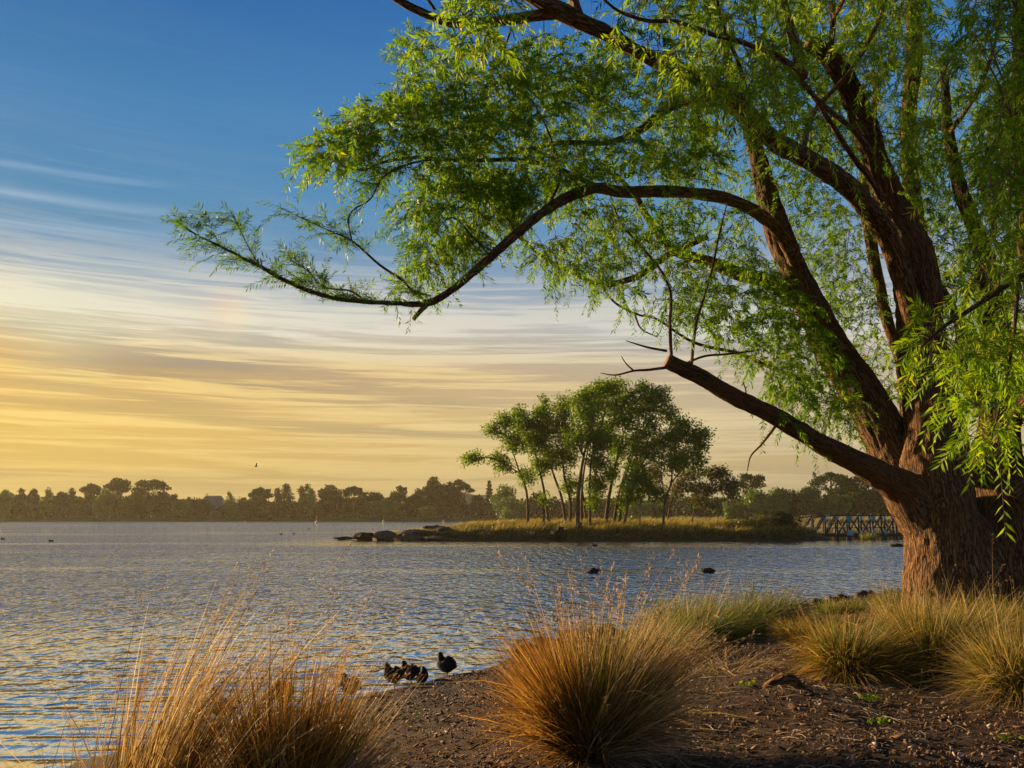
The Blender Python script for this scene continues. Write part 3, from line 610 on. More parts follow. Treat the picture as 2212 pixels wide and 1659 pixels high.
wl('branch', [(790, 650, 2.4, 9.8), (755, 628, 2, 9.75), (700, 620, 1.7, 9.7), (665, 585, 1.4, 9.65), (625, 560, 1, 9.6)], 6, .05, 0, 134)
wl('branch', [(560, 575, 1.8, 9.4), (535, 530, 1.4, 9.4), (520, 500, 1, 9.4), (500, 460, .6, 9.4)], 6, .05, 0, 135)
wl('branch', [(1000, 603, 3, 10.4), (1030, 590, 4, 10.3), (1052, 560, 2, 10.7)][:2], 8, .05, 0, 136, skel=False)
wl('branch', [(1120, 508, 3, 11.2), (1070, 440, 2.6, 11.4), (1010, 400, 2.2, 11.5), (950, 420, 1.5, 11.4), (900, 455, 1, 11.3)], 8, .05, 0, 137)
wl('branch', [(1060, 555, 2.6, 10.8), (1020, 510, 2.2, 11), (975, 470, 1.6, 11), (920, 520, 1, 10.9)], 8, .05, 0, 138)
wl('branch', [(1180, 455, 3, 11.6), (1210, 380, 3, 11.9), (1190, 300, 2.6, 12.1), (1150, 220, 2.2, 12.2), (1090, 160, 1.8, 12.2), (1080, 80, 1.2, 12.1)], 8, .06, 0, 139)
wl('branch', [(1111, 345, 3, 12), (1050, 290, 2.6, 12), (980, 260, 2.2, 11.9), (900, 215, 1.8, 11.8), (860, 190, 1.2, 11.7)], 8, .06, 0, 141)
wl('branch', [(990, 346, 3, 11.6), (930, 300, 2.4, 11.5), (840, 262, 2, 11.3), (760, 250, 1.3, 11.2), (712, 250, .8, 11.1)], 8, .06, 0, 143)
# suckers rising from the sawn lower limb and its bare twigs
wl('branch', [(1451, 785, 4, 12.8), (1447, 700, 3.6, 12.85), (1449, 640, 3.2, 12.9), (1432, 592, 3, 13), (1385, 532, 3.4, 13.1), (1340, 480, 2.6, 13.2), (1318, 420, 1.8, 13.3)], 10, .05, .003, 145)
wl('branch', [(1493, 795, 3.4, 12.9), (1504, 700, 3, 12.9), (1533, 603, 2.4, 13), (1552, 515, 2.2, 13.1), (1570, 440, 1.4, 13.2)], 10, .05, .003, 147)
wl('branch', [(1440, 758, 3, 12.8), (1398, 750, 2.4, 12.7), (1352, 736, 1, 12.6)], 6, .04, 0, 149, skel=False)
wl('branch', [(1438, 794, 3.4, 12.8), (1400, 799, 3, 12.7), (1369, 801, 2.4, 12.65), (1330, 810, 1.8, 12.6), (1298, 806, .8, 12.5)], 6, .04, 0, 151, skel=False)
wl('branch', [(1369, 801, 2, 12.65), (1352, 785, 1.5, 12.6), (1342, 769, .8, 12.6)], 6, .04, 0, 152, skel=False)
wl('branch', [(1470, 790, 2.6, 12.9), (1520, 770, 2.6, 13), (1570, 765, 2.4, 13.1), (1640, 756, 2, 13.3)], 6, .04, 0, 153)
wl('branch', [(1300, 618, 3, 14), (1330, 655, 2.6, 14), (1380, 680, 2.4, 14.1), (1420, 690, 2.6, 14.2), (1500, 740, 3.4, 14.4), (1600, 765, 4, 14.6), (1680, 800, 4.6, 14.7), (1760, 830, 6, 14.7)], 8, .06, 0, 155)
wl('branch', [(1370, 676, 2.4, 14), (1385, 710, 2, 13.9), (1420, 728, 1.4, 13.8)], 6, .06, 0, 156)
wl('branch', [(1684, 900, 4, 13.22), (1672, 925, 3, 13.2), (1645, 960, 2.2, 13.1), (1622, 985, 1.8, 13.1), (1614, 1018, 1, 13.0)], 6, .04, 0, 157, skel=False)
wl('branch', [(1608, 868, 2.4, 13.1), (1611, 845, 1.8, 13.1), (1605, 825, 1, 13.1)], 6, .04, 0, 158, skel=False)
wl('branch', [(1010, 50, 4, 7.0), (1105, 60, 3, 7.4), (1085, 115, 2.5, 7.8)][1:], 6, .04, 0, 159)
wl('branch', [(940, 22, 4, 6.85), (925, 0, 3.5, 6.8), (900, -30, 3, 6.7)], 6, .04, 0, 160)
wl('branch', [(1255, 45, 10, 7.5), (1240, 0, 10, 7.6), (1225, -60, 8, 7.8), (1200, -160, 6, 8)], 20, .04, .006, 161)
wl('branch', [(2060, 800, 9, 14.9), (2090, 640, 7, 14.6), (2130, 560, 5, 14.2), (2150, 440, 4, 13.6), (2120, 330, 3, 13)], 8, .07, 0, 163)
wl('branch', [(1790, 120, 8, 12.2), (1800, 40, 7, 12.0), (1790, -60, 5, 11.8)], 10, .07, 0, 165)
wl('branch', [(2050, 290, 5, 15), (2110, 200, 5, 13.5), (2150, 90, 4, 12), (2160, -20, 3, 11)], 8, .07, 0, 167)
wl('branch', [(2212, 500, 10, 10.8), (2290, 560, 9, 8.6), (2200, 600, 7, 7.6), (2110, 660, 5, 7.3), (2040, 705, 3.5, 7.1), (1990, 750, 2, 7.05)], 10, .05, .004, 171)
wl('branch', [(2200, 600, 5, 7.6), (2190, 720, 4, 7.3), (2170, 840, 3, 7.1), (2140, 950, 1.6, 7.0)], 8, .05, 0, 172)
wl('branch', [(1800, 40, 6, 12.0), (1840, -40, 5, 10.5), (1860, -120, 4, 9)], 8, .05, 0, 173)
wl('branch', [(1730, 336, 8, 11), (1760, 240, 6, 11.3), (1840, 150, 5, 11.4), (1900, 40, 4, 11.4), (1930, -60, 3, 11.4)], 8, .05, 0, 174)
wl('branch', [(1619, 250, 7, 9.8), (1600, 150, 5, 9.0), (1560, 50, 4, 8.4), (1540, -60, 3, 8)], 8, .05, 0, 175)
# sawn faces
for x, y, r, d, nx_, ny_, nz_ in ((1732, 166, 13.5, 8.19, .1, -.35, -.9), (1441, 780, 14.6, 12.79, -.86, -.1, .44), (1746, 92, 14, 12.19, -.9, -.3, .35)):
    c = Q(x, y, d); n = nrm(np.array([nx_, ny_, nz_])); rad = r * K / F * d
    pp = np.array([(*(c - n * .04), rad * 1.0), (*(c + n * .004), rad * 1.02), (*(c + n * .012), rad * .98), (*(c + n * .013), rad * .5), (*(c + n * .0132), rad * .05)])
    V, Fq, uv = tube_arrays(pp, 24, .003, int(x)); link('cut_face', mesh('cut_face', V - WB, Fq, uv), M['cut'], willow, True)

def inpoly(px, py, poly):
    poly = np.asarray(poly, float); ins = np.zeros(px.shape, bool)
    for i in range(len(poly)):
        a = poly[i]; b = poly[(i + 1) % len(poly)]
        c = (a[1] > py) != (b[1] > py)
        with np.errstate(divide='ignore', invalid='ignore'): xi = a[0] + (py - a[1]) / (b[1] - a[1] + 1e-9) * (b[0] - a[0])
        ins ^= c & (px < xi)
    return ins
def depth_of(x):  return np.interp(x, [350, 900, 1200, 1600, 2000, 2300], [9.3, 10.9, 12.3, 14.0, 15.0, 15.3])
# foliage volumes: outline seen from the bank, density per 10 000 px2, depth rule (None = follows the limbs), half thickness
VOL = [
 ([(870, 75), (905, 70), (930, 110), (1000, 120), (1100, 62), (1330, 100), (1480, 190), (1560, 250), (1560, 400), (1480, 400), (1290, 395), (1180, 400), (1120, 330), (900, 330), (860, 300), (770, 300), (690, 330), (660, 330), (720, 265), (780, 230), (850, 215), (860, 190), (885, 150)], 23, None, 1.1),
 ([(700, 285), (880, 290), (1130, 350), (1240, 375), (1280, 400), (1180, 430), (1110, 470), (1060, 470), (950, 390), (840, 370), (690, 375), (665, 345)], 17, None, .6),
 ([(880, 400), (960, 360), (1120, 400), (1170, 440), (1110, 500), (1040, 545), (960, 560), (930, 590), (880, 600), (905, 530), (930, 480), (880, 455)], 20, None, .5),
 ([(1210, 440), (1300, 425), (1480, 430), (1620, 460), (1700, 600), (1760, 700), (1830, 850), (1790, 900), (1690, 880), (1640, 800), (1560, 740), (1490, 700), (1400, 680), (1290, 620), (1240, 590), (1170, 585), (1120, 520), (1180, 520), (1240, 500)], 14.5, None, .9),
 ([(1640, 560), (1740, 650), (1830, 820), (1870, 930), (1830, 960), (1730, 925), (1660, 850), (1640, 700)], 14, 14.0, .6),
 ([(1480, 220), (1700, 330), (1860, 470), (1900, 700), (1960, 900), (1940, 920), (1870, 870), (1800, 740), (1720, 600), (1680, 440), (1560, 400)], 17, 16.0, 1.2),
 ([(1500, -60), (2000, -60), (2000, 420), (1900, 420), (1800, 330), (1640, 260), (1480, 190)], 21, 14.2, 1.2),
 ([(1960, 100), (2260, 60), (2300, 900), (2120, 900), (2040, 760), (2000, 500), (1980, 300)], 21, 15.8, 1.5),
 ([(1700, 930), (1650, 900), (1600, 880), (1680, 870), (1740, 940), (1690, 950)], 5, 13.2, .3),
 # high canopy above the frame that shades the bank
 ([(900, -260), (1500, -420), (2400, -420), (2450, 0), (1250, 0), (1100, -40)], 1.5, 11.5, 2.5),
]
VOLN = [
 ([(1330, -60), (1700, -60), (1720, 100), (1700, 260), (1640, 230), (1560, 190), (1480, 230), (1440, 160), (1380, 120), (1330, 60)], 5.0, 7.8, .9),
 ([(1700, -60), (1960, -60), (1960, 160), (1900, 260), (1800, 100), (1730, 60)], 8, 11.5, .9),
 ([(1540, 150), (1700, 240), (1760, 300), (1700, 330), (1640, 300), (1560, 250)], 2.5, 8.0, .5),
 ([(1730, 200), (1820, 280), (1850, 400), (1800, 370), (1740, 300)], 2.5, 10.0, .5),
 ([(985, -40), (1100, -40), (1060, 60), (1010, 118), (960, 125), (975, 60)], 14, 6.8, .3),
 ([(2080, -60), (2330, -60), (2330, 700), (2230, 800), (2130, 760), (2080, 560), (2060, 420), (2120, 300), (2080, 160)], 6, 7.8, .9),
 ([(1970, 690), (2030, 670), (2120, 720), (2230, 700), (2230, 960), (2160, 990), (2110, 985), (2085, 930), (2050, 850), (2000, 800), (1965, 760)], 3.6, 7.1, .35),
 ([(1995, 20), (2080, 20), (2060, 250), (2000, 330), (1985, 300)], 4, 9.5, .8),
]
def sample_vol(vol):
    out = []
    for poly, dens, dep, th in vol:
        p = np.array(poly, float); x0, y0 = p.min(0); x1, y1 = p.max(0)
        n = int((x1 - x0) * (y1 - y0) / 1e4 * dens * (5.6 if dep is None else 4.8))
        x = rng.uniform(x0, x1, n); y = rng.uniform(y0, y1, n); k = inpoly(x, y, p)
        # uneven clumps and holes
        cl = vnoise(x / 55 + 500, y / 55 + 500, 64, 77) + .6 * vnoise(x / 22 + 300, y / 22 + 300, 64, 78)
        k &= cl > rng.uniform(-1.2, .4, n)
        x = x[k]; y = y[k]
        d = (depth_of(x) if dep is None else np.full(len(x), float(dep))) + rng.normal(0, th * .6, len(x)).clip(-th, th)
        for a, b, c in zip(x, y, d): out.append(Q(a, b, c))
    return np.array(out)
SKP = np.vstack(SK)
def grow(starts, connector_r, nodes):
    """link spray starts back to the limbs with thin crooked branchlets; returns tube arrays"""
    nd = [Vector(v[:3]) for v in nodes]; kd = kdtree.KDTree(len(nd))
    for i, v in enumerate(nd): kd.insert(v, i)
    kd.balance()
    d0 = np.array([kd.find(Vector(s))[2] for s in starts]); order = np.argsort(d0)
    Ps = []; Rs = []; dirs = np.zeros((len(starts), 3)); B = 60
    for b in range(0, len(order), B):
        new = []
        for i in order[b:b + B]:
            s = Vector(starts[i]); co, _, dist = kd.find(s)
            dv = s - co; dirs[i] = tuple(dv.normalized()) if dist > 1e-4 else (0, 0, -1)
            if dist < .04 or dist > 2.4: continue
            t = np.linspace(0, 1, 6)[:, None]; a = np.array(co); e = np.array(s)
            arch = np.array([0, 0, .16 * dist]) + rng.normal(0, .07 * dist, 3)
            p = a + (e - a) * t + arch * (4 * t * (1 - t)); p[1:-1] += rng.normal(0, .018 * dist, (4, 3))
            Ps.append(p); Rs.append(np.linspace(.004 + min(.012, dist * connector_r), .0028, 6))
            new += [Vector(q) for q in p[1:]]
        nd += new; kd = kdtree.KDTree(len(nd))
        for i, v in enumerate(nd): kd.insert(v, i)
        kd.balance()
    return np.array(Ps), np.array(Rs), dirs
def sprays(starts, dirs, L, nleaf, leafL, leafW, droop, outw, clump=None):
    """leafy shoots: curved stems with leaves set alternately along them"""
    n = len(starts); L = np.broadcast_to(L, (n,)).astype(float) * rng.uniform(.6, 1.35, n)
    hd = dirs * outw + rng.normal(0, .38, (n, 3)); hd[:, 2] = hd[:, 2] * .7 + .05; hd = nrm(hd)
    dr = np.broadcast_to(droop, (n,))[:, None] * rng.uniform(.5, 1.4, (n, 1))
    t = np.linspace(0, 1, 5)[None, :, None]
    Pt = starts[:, None] + hd[:, None] * t * L[:, None, None] * (1 - .25 * dr[:, None]) + np.array([0, 0, -1.0]) * (dr * L[:, None])[:, None] * t ** 2
    Rt = np.linspace(.0028, .001, 5)[None].repeat(n, 0)
    s = (np.arange(nleaf)[None] + rng.uniform(-.3, .3, (n, nleaf)) + .6) / (nleaf + .2); s = s.clip(0.02, 1)
    k = np.minimum((s * 4).astype(int), 3); f = (s * 4 - k)[..., None]
    ar = np.arange(n)[:, None]; pa = Pt[ar, k]; pb = Pt[ar, k + 1]
    pos = pa + (pb - pa) * f; tg = nrm(pb - pa)
    ref = nrm(rng.normal(size=(n, 1, 3))); sd_ = nrm(np.cross(tg, ref)); u2 = np.cross(tg, sd_)
    alt = np.where(np.arange(nleaf) % 2, 1.0, -1.0)[None, :, None]
    dl = tg * .75 + sd_ * alt * .75 + u2 * rng.normal(0, .35, (n, nleaf, 1)) + np.array([0, 0, -.22])
    LL = leafL * rng.uniform(.65, 1.2, (n, nleaf)); base = rng.random((n, 1)) * .55 + rng.random((n, nleaf)) * .45
    base = np.where(rng.random((n, nleaf)) > .992, 1.0, base * .93)
    return Pt, Rt, pos.reshape(-1, 3), dl.reshape(-1, 3), LL.ravel(), (LL * leafW).ravel(), base.ravel()

def foliage(name, starts, mat, spec, twigmat='bark_thin', label=None):
    Pc, Rc, dirs = grow(starts, .006, SKP)
    Pt, Rt, pos, dl, LL, WW, tn = sprays(starts, dirs, *spec)
    V1, F1 = batch_tubes(Pc, Rc, 4); V2, F2 = batch_tubes(Pt, Rt, 3)
    V = np.vstack([V1, V2]) - WB; Fq = np.vstack([F1, F2 + len(V1)])
    link('twigs', mesh('twigs', V, Fq), M[twigmat], willow)
    V, Fq, t = leaves(pos, dl, LL, WW, tn)
    o = link(name, mesh(name, V - WB, Fq, attrs={'tint': t}), M[mat], willow)
    print(name, len(starts), 'sprays', len(Fq), 'leaves')
# shoots carried by the long reaching branch (tips first)
tip = []
tipdir = []
def along(pts, n, dirs, jit=8):
    p = np.array(pts, float); t = np.sort(rng.uniform(0, len(p) - 1, n)); k = np.minimum(t.astype(int), len(p) - 2); f = (t - k)[:, None]
    q = p[k] + (p[k + 1] - p[k]) * f
    for x, y, d in q:
        tip.append(Q(x + rng.normal(0, jit * .4), y + rng.normal(0, jit * .4), d + rng.normal(0, .12)))
        a = dirs[rng.integers(len(dirs))]; tipdir.append((a[0] + rng.normal(0, .25), rng.normal(0, .35), a[1] + rng.normal(0, .25)))
along([(390, 485, 9.2), (450, 520, 9.25), (560, 575, 9.4), (640, 618, 9.5)], 42, [(-.9, .15), (-.6, .6), (-.9, -.15), (-.3, .9)])
along([(640, 618, 9.5), (720, 644, 9.6), (800, 652, 9.8), (900, 654, 10)], 34, [(-.5, .8), (-.2, .9), (-.8, .5), (.2, .8)])
along([(625, 560, 9.6), (665, 585, 9.65), (700, 620, 9.7), (790, 650, 9.8)], 34, [(-.7, .5), (-.5, .8), (.1, .8), (-.8, .2)])
along([(500, 460, 9.4), (520, 500, 9.4), (560, 575, 9.4)], 18, [(-.8, .3), (.5, .7), (-.2, .9)])
along([(430, 460, 9.3), (470, 500, 9.3)], 8, [(-.8, .4), (-.3, .8)])
along([(605, 448, 9.6), (650, 470, 9.65), (715, 500, 9.7), (760, 520, 9.8), (820, 572, 9.9), (870, 605, 10), (915, 645, 10.1)], 46, [(-.8, .3), (-.4, .8), (.4, .6), (-.7, -.3), (.3, -.5)])
along([(752, 475, 9.85), (800, 430, 10), (822, 390, 10.2), (850, 368, 10.5), (900, 350, 10.9)], 34, [(-.7, .2), (-.4, -.5), (.5, -.5), (-.8, -.2)])
along([(660, 325, 10.4), (700, 350, 10.5), (780, 368, 10.7), (860, 350, 11)], 26, [(-.9, .2), (-.6, -.5), (-.7, .5)])
along([(650, 322, 10.4), (760, 250, 11.2), (840, 262, 11.3), (860, 190, 11.7), (880, 90, 12)], 34, [(-.9, .2), (-.7, .6), (-.7, -.4)])
along([(830, 640, 9.8), (925, 640, 10), (985, 600, 10.3), (1040, 560, 10.6)], 16, [(-.2, .9), (.3, .7), (0, -.8)])
along([(850, 420, 11), (880, 500, 11), (930, 560, 10.8), (900, 440, 11)], 30, [(-.7, -.4), (-.4, -.8), (-.8, .1)])
tip = np.array(tip); tipdir = nrm(np.array(tipdir))
Pt, Rt, pos, dl, LL, WW, tn = sprays(tip, tipdir, .34, 22, .088, .15, .22, 1.4)
Pc, Rc, _ = grow(tip, .003, SKP)
V1, F1 = batch_tubes(Pc, Rc * .7, 4); V2, F2 = batch_tubes(Pt, Rt, 3)
link('twigs', mesh('twigs', np.vstack([V1, V2]) - WB, np.vstack([F1, F2 + len(V1)])), M['bark_thin'], willow)
V, Fq, t = leaves(pos, dl, LL, WW, tn * .5); link('foliage', mesh('foliage', V - WB, Fq, attrs={'tint': t}), M['leaf'], willow)
foliage('foliage', sample_vol(VOL), 'leaf', (.42, 32, .092, .235, .62, .7))
foliage('foliage', sample_vol(VOLN), 'leaf_near', (.40, 28, .102, .20, .8, .5))
# ---------------------------------------------------------------- tussock grasses on the bank
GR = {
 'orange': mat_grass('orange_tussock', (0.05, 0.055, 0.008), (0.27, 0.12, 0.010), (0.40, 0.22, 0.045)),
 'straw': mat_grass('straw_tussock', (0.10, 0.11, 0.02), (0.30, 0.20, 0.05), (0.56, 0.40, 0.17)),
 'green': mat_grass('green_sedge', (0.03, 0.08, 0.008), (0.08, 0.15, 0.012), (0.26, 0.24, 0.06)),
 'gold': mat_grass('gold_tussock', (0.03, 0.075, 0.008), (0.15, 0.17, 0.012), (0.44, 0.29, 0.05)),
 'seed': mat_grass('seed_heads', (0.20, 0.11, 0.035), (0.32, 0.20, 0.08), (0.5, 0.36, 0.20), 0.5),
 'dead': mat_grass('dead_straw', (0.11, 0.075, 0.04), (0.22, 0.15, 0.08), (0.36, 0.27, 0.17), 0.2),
}
def blades(center, n, L, lean, spread, rbase, width, droop, wind, K_=6, sector=None, lo=.45):
    """n blades from a crown of radius rbase: lean = mean angle from upright, wind = sideways drift"""
    th = rng.uniform(0, 2 * math.pi, n) if sector is None else rng.normal(sector[0], sector[1], n)
    # blades stand in bunches that share a direction, a length and a bend
    nc = 26; pick = rng.integers(0, nc, n); bth = rng.normal(0, .5, nc); bang = rng.normal(0, .13, nc); blen = rng.uniform(.72, 1.12, nc); bdr = rng.uniform(.4, 1.9, nc)
    cth = rng.uniform(0, 2 * math.pi, nc) if sector is None else rng.normal(sector[0], sector[1], nc)
    th = np.where(rng.random(n) < .72, cth[pick] + rng.normal(0, .16, n), th)
    rb = rbase * np.sqrt(rng.random(n)); thb = th + rng.normal(0, .7, n)
    b = np.stack([center[0] + rb * np.cos(thb), center[1] + rb * np.sin(thb)], -1)
    bz = height(b[:, 0], b[:, 1]) - .02
    ang = np.abs(rng.normal(lean, spread * .85, n) + bang[pick]).clip(0, 1.5)
    LL = L * rng.uniform(lo, 1.12, n) * (1 - .12 * ang) * blen[pick]
    hd = np.stack([np.sin(ang) * np.cos(th), np.sin(ang) * np.sin(th), np.cos(ang)], -1)
    t = np.linspace(0, 1, K_)[None, :, None]
    side = np.stack([np.cos(th), np.sin(th), np.zeros(n)], -1)
    dr = (droop * rng.uniform(.3, 1.5, n) * bdr[pick] + (rng.random(n) < .12) * rng.uniform(.15, .7, n))[:, None, None] * LL[:, None, None]
    Pp = np.concatenate([b, bz[:, None]], 1)[:, None] + hd[:, None] * LL[:, None, None] * t + (side[:, None] * .55 + np.array([0, 0, -1.0])) * dr * t ** 2.3 + np.array(wind) * (LL[:, None, None] ** 1.0) * t ** 1.8 * rng.uniform(.4, 1.5, (n, 1, 1))
    g = height(Pp[..., 0], Pp[..., 1]) + .01; Pp[..., 2] = np.maximum(Pp[..., 2], g)
    W = width / 2 * np.exp(rng.normal(-.12, .38, n)).clip(.45, 2.4)[:, None] * (1 - np.linspace(0, 1, K_) ** 2.2 * .92)[None]
    return Pp, W, np.repeat(np.linspace(0, 1, K_)[None], n, 0)
def put(name, mat, parent, origin, Pp, W, al, tintr=(0, 1)):
    V, Fq = ribbons(Pp, W); n, k = al.shape
    t = np.repeat(rng.uniform(*tintr, n), k * 2); a = np.repeat(al.ravel(), 2)
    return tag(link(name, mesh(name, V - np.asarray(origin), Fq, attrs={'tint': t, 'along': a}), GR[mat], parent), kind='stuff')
def seedheads(Pp, ln, n_each, size, mat, parent, origin):
    """feathery flower heads along the last part of each stalk"""
    n = len(Pp); a = Pp[:, -1]; tg = nrm(Pp[:, -1] - Pp[:, -2]); s = rng.uniform(-.0, 1, (n, n_each, 1))
    pos = a[:, None] - tg[:, None] * s * ln + rng.normal(0, size * .22, (n, n_each, 3))
    dr = tg[:, None] + rng.normal(0, .45, (n, n_each, 3))
    V, Fq, _ = leaves(pos.reshape(-1, 3), dr.reshape(-1, 3), size * rng.uniform(.6, 1.3, n * n_each), size * .17, np.zeros(n * n_each))
    t = np.repeat(rng.random(n * n_each), 4)
    return tag(link('seed_heads', mesh('seed_heads', V - np.asarray(origin), Fq, attrs={'tint': t, 'along': np.tile([0, .5, 1, .5], n * n_each)}), GR['seed'], parent), kind='stuff')
def tussock(X, Y, label, parts, stalks=None, group='tussock grasses along the bank'):
    z = float(height(X, Y)); o = (X, Y, z)
    root = empty('grass_tussock', o, label=label, cat='grass tussock', group=group)
    for (mat, n, L, lean, spread, rb, w, droop, wind, extra) in parts:
        Pp, W, al = blades((X, Y), n, L, lean, spread, rb, w, droop, wind, **extra)
        put('blades', mat, root, o, Pp, W, al)
    for (mat, n, L, lean, spread, rb, wind, hl, hn, hs, extra) in (stalks or []):
        Pp, W, al = blades((X, Y), n, L, lean, spread, rb, .0052, .12, wind, lo=.7, **extra)
        put('stalks', mat, root, o, Pp, W, al); seedheads(Pp, hl, hn, hs, mat, root, o)
    return root
def gpos(px, py):
    g = ground_at(px, py); return float(g[0]), float(g[1])
wr = (.22, 0, 0)
# 1 the big central one
x, y = gpos(592, 752)
tussock(x, y, 'largest tussock, centre of the bank, orange on its left and pale straw on its right',
        [('orange', 2400, 1.05, .50, .16, .15, .007, .04, (-.05, 0, 0), dict(sector=(math.pi, .75), lo=.3)),
         ('orange', 500, 1.0, .80, .14, .14, .007, .10, (-.05, 0, 0), dict(sector=(math.pi, .6), lo=.4)),
         ('gold', 1700, 1.0, .20, .18, .16, .007, .06, (.06, 0, 0), dict(lo=.3)),
         ('straw', 2300, 1.15, .52, .18, .16, .007, .06, (.14, 0, 0), dict(sector=(0.15, .75), lo=.3)),
         ('straw', 600, 1.05, .80, .18, .15, .006, .15, (.1, 0, 0), dict(sector=(0, .7), lo=.3)),
         ('dead', 700, .7, 1.0, .25, .16, .006, .3, (.1, 0, 0), dict(sector=(0, 1.0))),
         ('orange', 500, .45, 1.0, .25, .16, .006, .3, (-.05, 0, 0), {})],
        [('seed', 90, 1.45, .22, .16, .14, (.03, 0, 0), .26, 26, .034, dict(sector=(.8, 1.6))), ('straw', 60, 1.3, .50, .18, .14, (.2, 0, 0), .22, 22, .03, dict(sector=(0, .7))),
         ('orange', 60, 1.0, .8, .2, .14, (-.05, 0, 0), .2, 24, .03, dict(sector=(math.pi, .6)))])
# 2 left-centre one
x, y = -1.2, 4.9
tussock(x, y, 'dense orange-brown tussock at the bottom left in front of the resting birds',
        [('orange', 2300, 1.0, .20, .17, .16, .007, .06, (.05, 0, 0), dict(lo=.3)),
         ('straw', 900, 1.05, .24, .18, .18, .006, .1, (.08, 0, 0), dict(lo=.3)), ('gold', 1200, .85, .24, .2, .18, .007, .1, (.08, 0, 0), dict(lo=.3)),
         ('dead', 1500, .78, .66, .22, .2, .006, .18, (.10, 0, 0), dict(sector=(0, 1.0), lo=.3)),
         ('orange', 1100, .6, 1.0, .2, .2, .006, .35, (0, 0, 0), {})],
        [('orange', 50, 1.4, .24, .12, .18, (.10, 0, 0), .2, 10, .022, dict(sector=(0, 1.0))), ('orange', 40, 1.25, .08, .1, .18, (.02, 0, 0), .2, 10, .02, {})])
# 3 far-left sparse one
x, y = -2.05, 4.9
tussock(x, y, 'sparse tussock at far left with long thin stalks leaning right over the water',
        [('gold', 700, .42, .7, .3, .22, .006, .2, (.1, 0, 0), {}), ('straw', 420, .5, .9, .3, .25, .007, .3, (.15, 0, 0), {}), ('straw', 650, 1.4, .20, .12, .16, .006, .05, (.16, 0, 0), dict(sector=(0, .8), lo=.5))],
        [('orange', 150, 1.6, .25, .12, .22, (.18, 0, 0), .24, 12, .022, dict(sector=(0, .9))), ('straw', 50, 1.25, .25, .2, .3, (-.06, 0, 0), .2, 8, .02, dict(sector=(math.pi, 1.2)))])
x, y = -1.62, 4.6
tussock(x, y, 'low greenish-gold tussock amid sparse stalks, left of the dense orange one',
        [('gold', 1500, .48, .6, .3, .24, .007, .22, (.1, 0, 0), {}), ('straw', 600, .5, 1.0, .3, .2, .007, .35, (.1, 0, 0), {})], [('orange', 110, 1.5, .25, .14, .2, (.24, 0, 0), .2, 12, .022, dict(sector=(0, .8)))])
x, y = -2.75, 6.1
tussock(x, y, 'low brown-gold tuft at the very left end of the bank, below thin stalks', [('gold', 1100, .36, .8, .3, .35, .006, .2, (.06, 0, 0), {}), ('orange', 900, .34, .9, .3, .35, .006, .25, (.06, 0, 0), {})])
x, y = -2.2, 6.0
tussock(x, y, 'low olive tuft second from the left end of the bank, behind the sparse stalks', [('gold', 1300, .42, .8, .3, .32, .006, .2, (.08, 0, 0), {}), ('straw', 500, .4, 1.0, .3, .35, .006, .25, (.06, 0, 0), {})])
x, y = -1.75, 6.3
tussock(x, y, 'low brown tuft behind the left part of the dense orange tussock', [('orange', 1300, .42, .8, .3, .3, .006, .2, (.08, 0, 0), {}), ('dead', 700, .4, 1.0, .3, .35, .006, .25, (.06, 0, 0), {})], [('orange', 50, 1.0, .25, .14, .2, (.2, 0, 0), .2, 10, .02, dict(sector=(0, .9)))])
x, y = -2.6, 5.6
tussock(x, y, 'thin cluster of tall bare stalks at the left end of the bank', [('gold', 500, .36, .8, .3, .25, .006, .2, (.06, 0, 0), {})], [('orange', 110, 1.25, .2, .14, .3, (.16, 0, 0), .2, 8, .018, dict(sector=(0, 1.0)))])
# right hand group
def rt(px, py, label, L, n, mats, lean=.5, w=.0075, extra_st=0, rb=.22, hl=.1):
    x, y = gpos(px, py)
    parts = [(m, int(n * f), L * s, lean * q, .24, rb, w, .14 + .12 * q, (.14 * s, 0, 0), {}) for m, f, s, q in mats]
    st = [('straw', extra_st, L * 1.3, .35, .2, rb, (.1, 0, 0), hl, 10, .024, {})] if extra_st else None
    return tussock(x, y, label, parts, st)
rt(700, 650, 'dark green rush clump with tiny seed dots, behind the straw fan of the central tussock', 1.0, 2400, [('green', 1, 1, 1), ('dead', .35, .7, 1.9)], .42, .007, 60, .34, .08)
rt(656, 662, 'pale green clump tucked behind the right edge of the big central tussock', .8, 1300, [('green', 1, 1, 1), ('straw', .5, 1, 1.2)], .5, .007, 24, .28)
rt(765, 628, 'thin green rush clump further back between the rush clump and the stones', .95, 1500, [('green', 1, 1, 1), ('straw', .3, .9, 1.3)], .4, .008, 46, .4, .08)
rt(730, 672, 'low collapsed heap of pale dry straw beside the gold tussock', .48, 900, [('dead', 1, 1, 2.2), ('straw', .5, .8, 2.2)], .5, .005, 0, .3)
rt(852, 676, 'round gold and green tussock in the middle of the right-hand bank', .86, 4200, [('gold', .8, 1, 1), ('green', .7, .85, .8), ('orange', .3, .95, 1.3), ('dead', .35, .7, 2.2)], .55, .007, 26, .2)
rt(938, 672, 'tall upright gold-green tussock in front of the willow foot', 1.02, 3600, [('gold', .9, 1, .7), ('green', .7, .9, .7), ('straw', .35, 1, 1.2), ('dead', .5, .75, 2.0)], .5, .006, 40, .2)
rt(1026, 702, 'gold-green tussock nearest the right edge, cut off by it', 1.0, 3200, [('gold', .9, 1, .9), ('green', .5, .8, .6), ('straw', .5, .9, 1.2), ('dead', .5, .75, 2.2)], .5, .006, 34, .2)
rt(985, 655, 'brown-gold tussock between the tall one and the edge one, close to the willow', .85, 2000, [('gold', 1, 1, .9), ('straw', .6, .9, 1.2)], .5, .006, 26, .2)
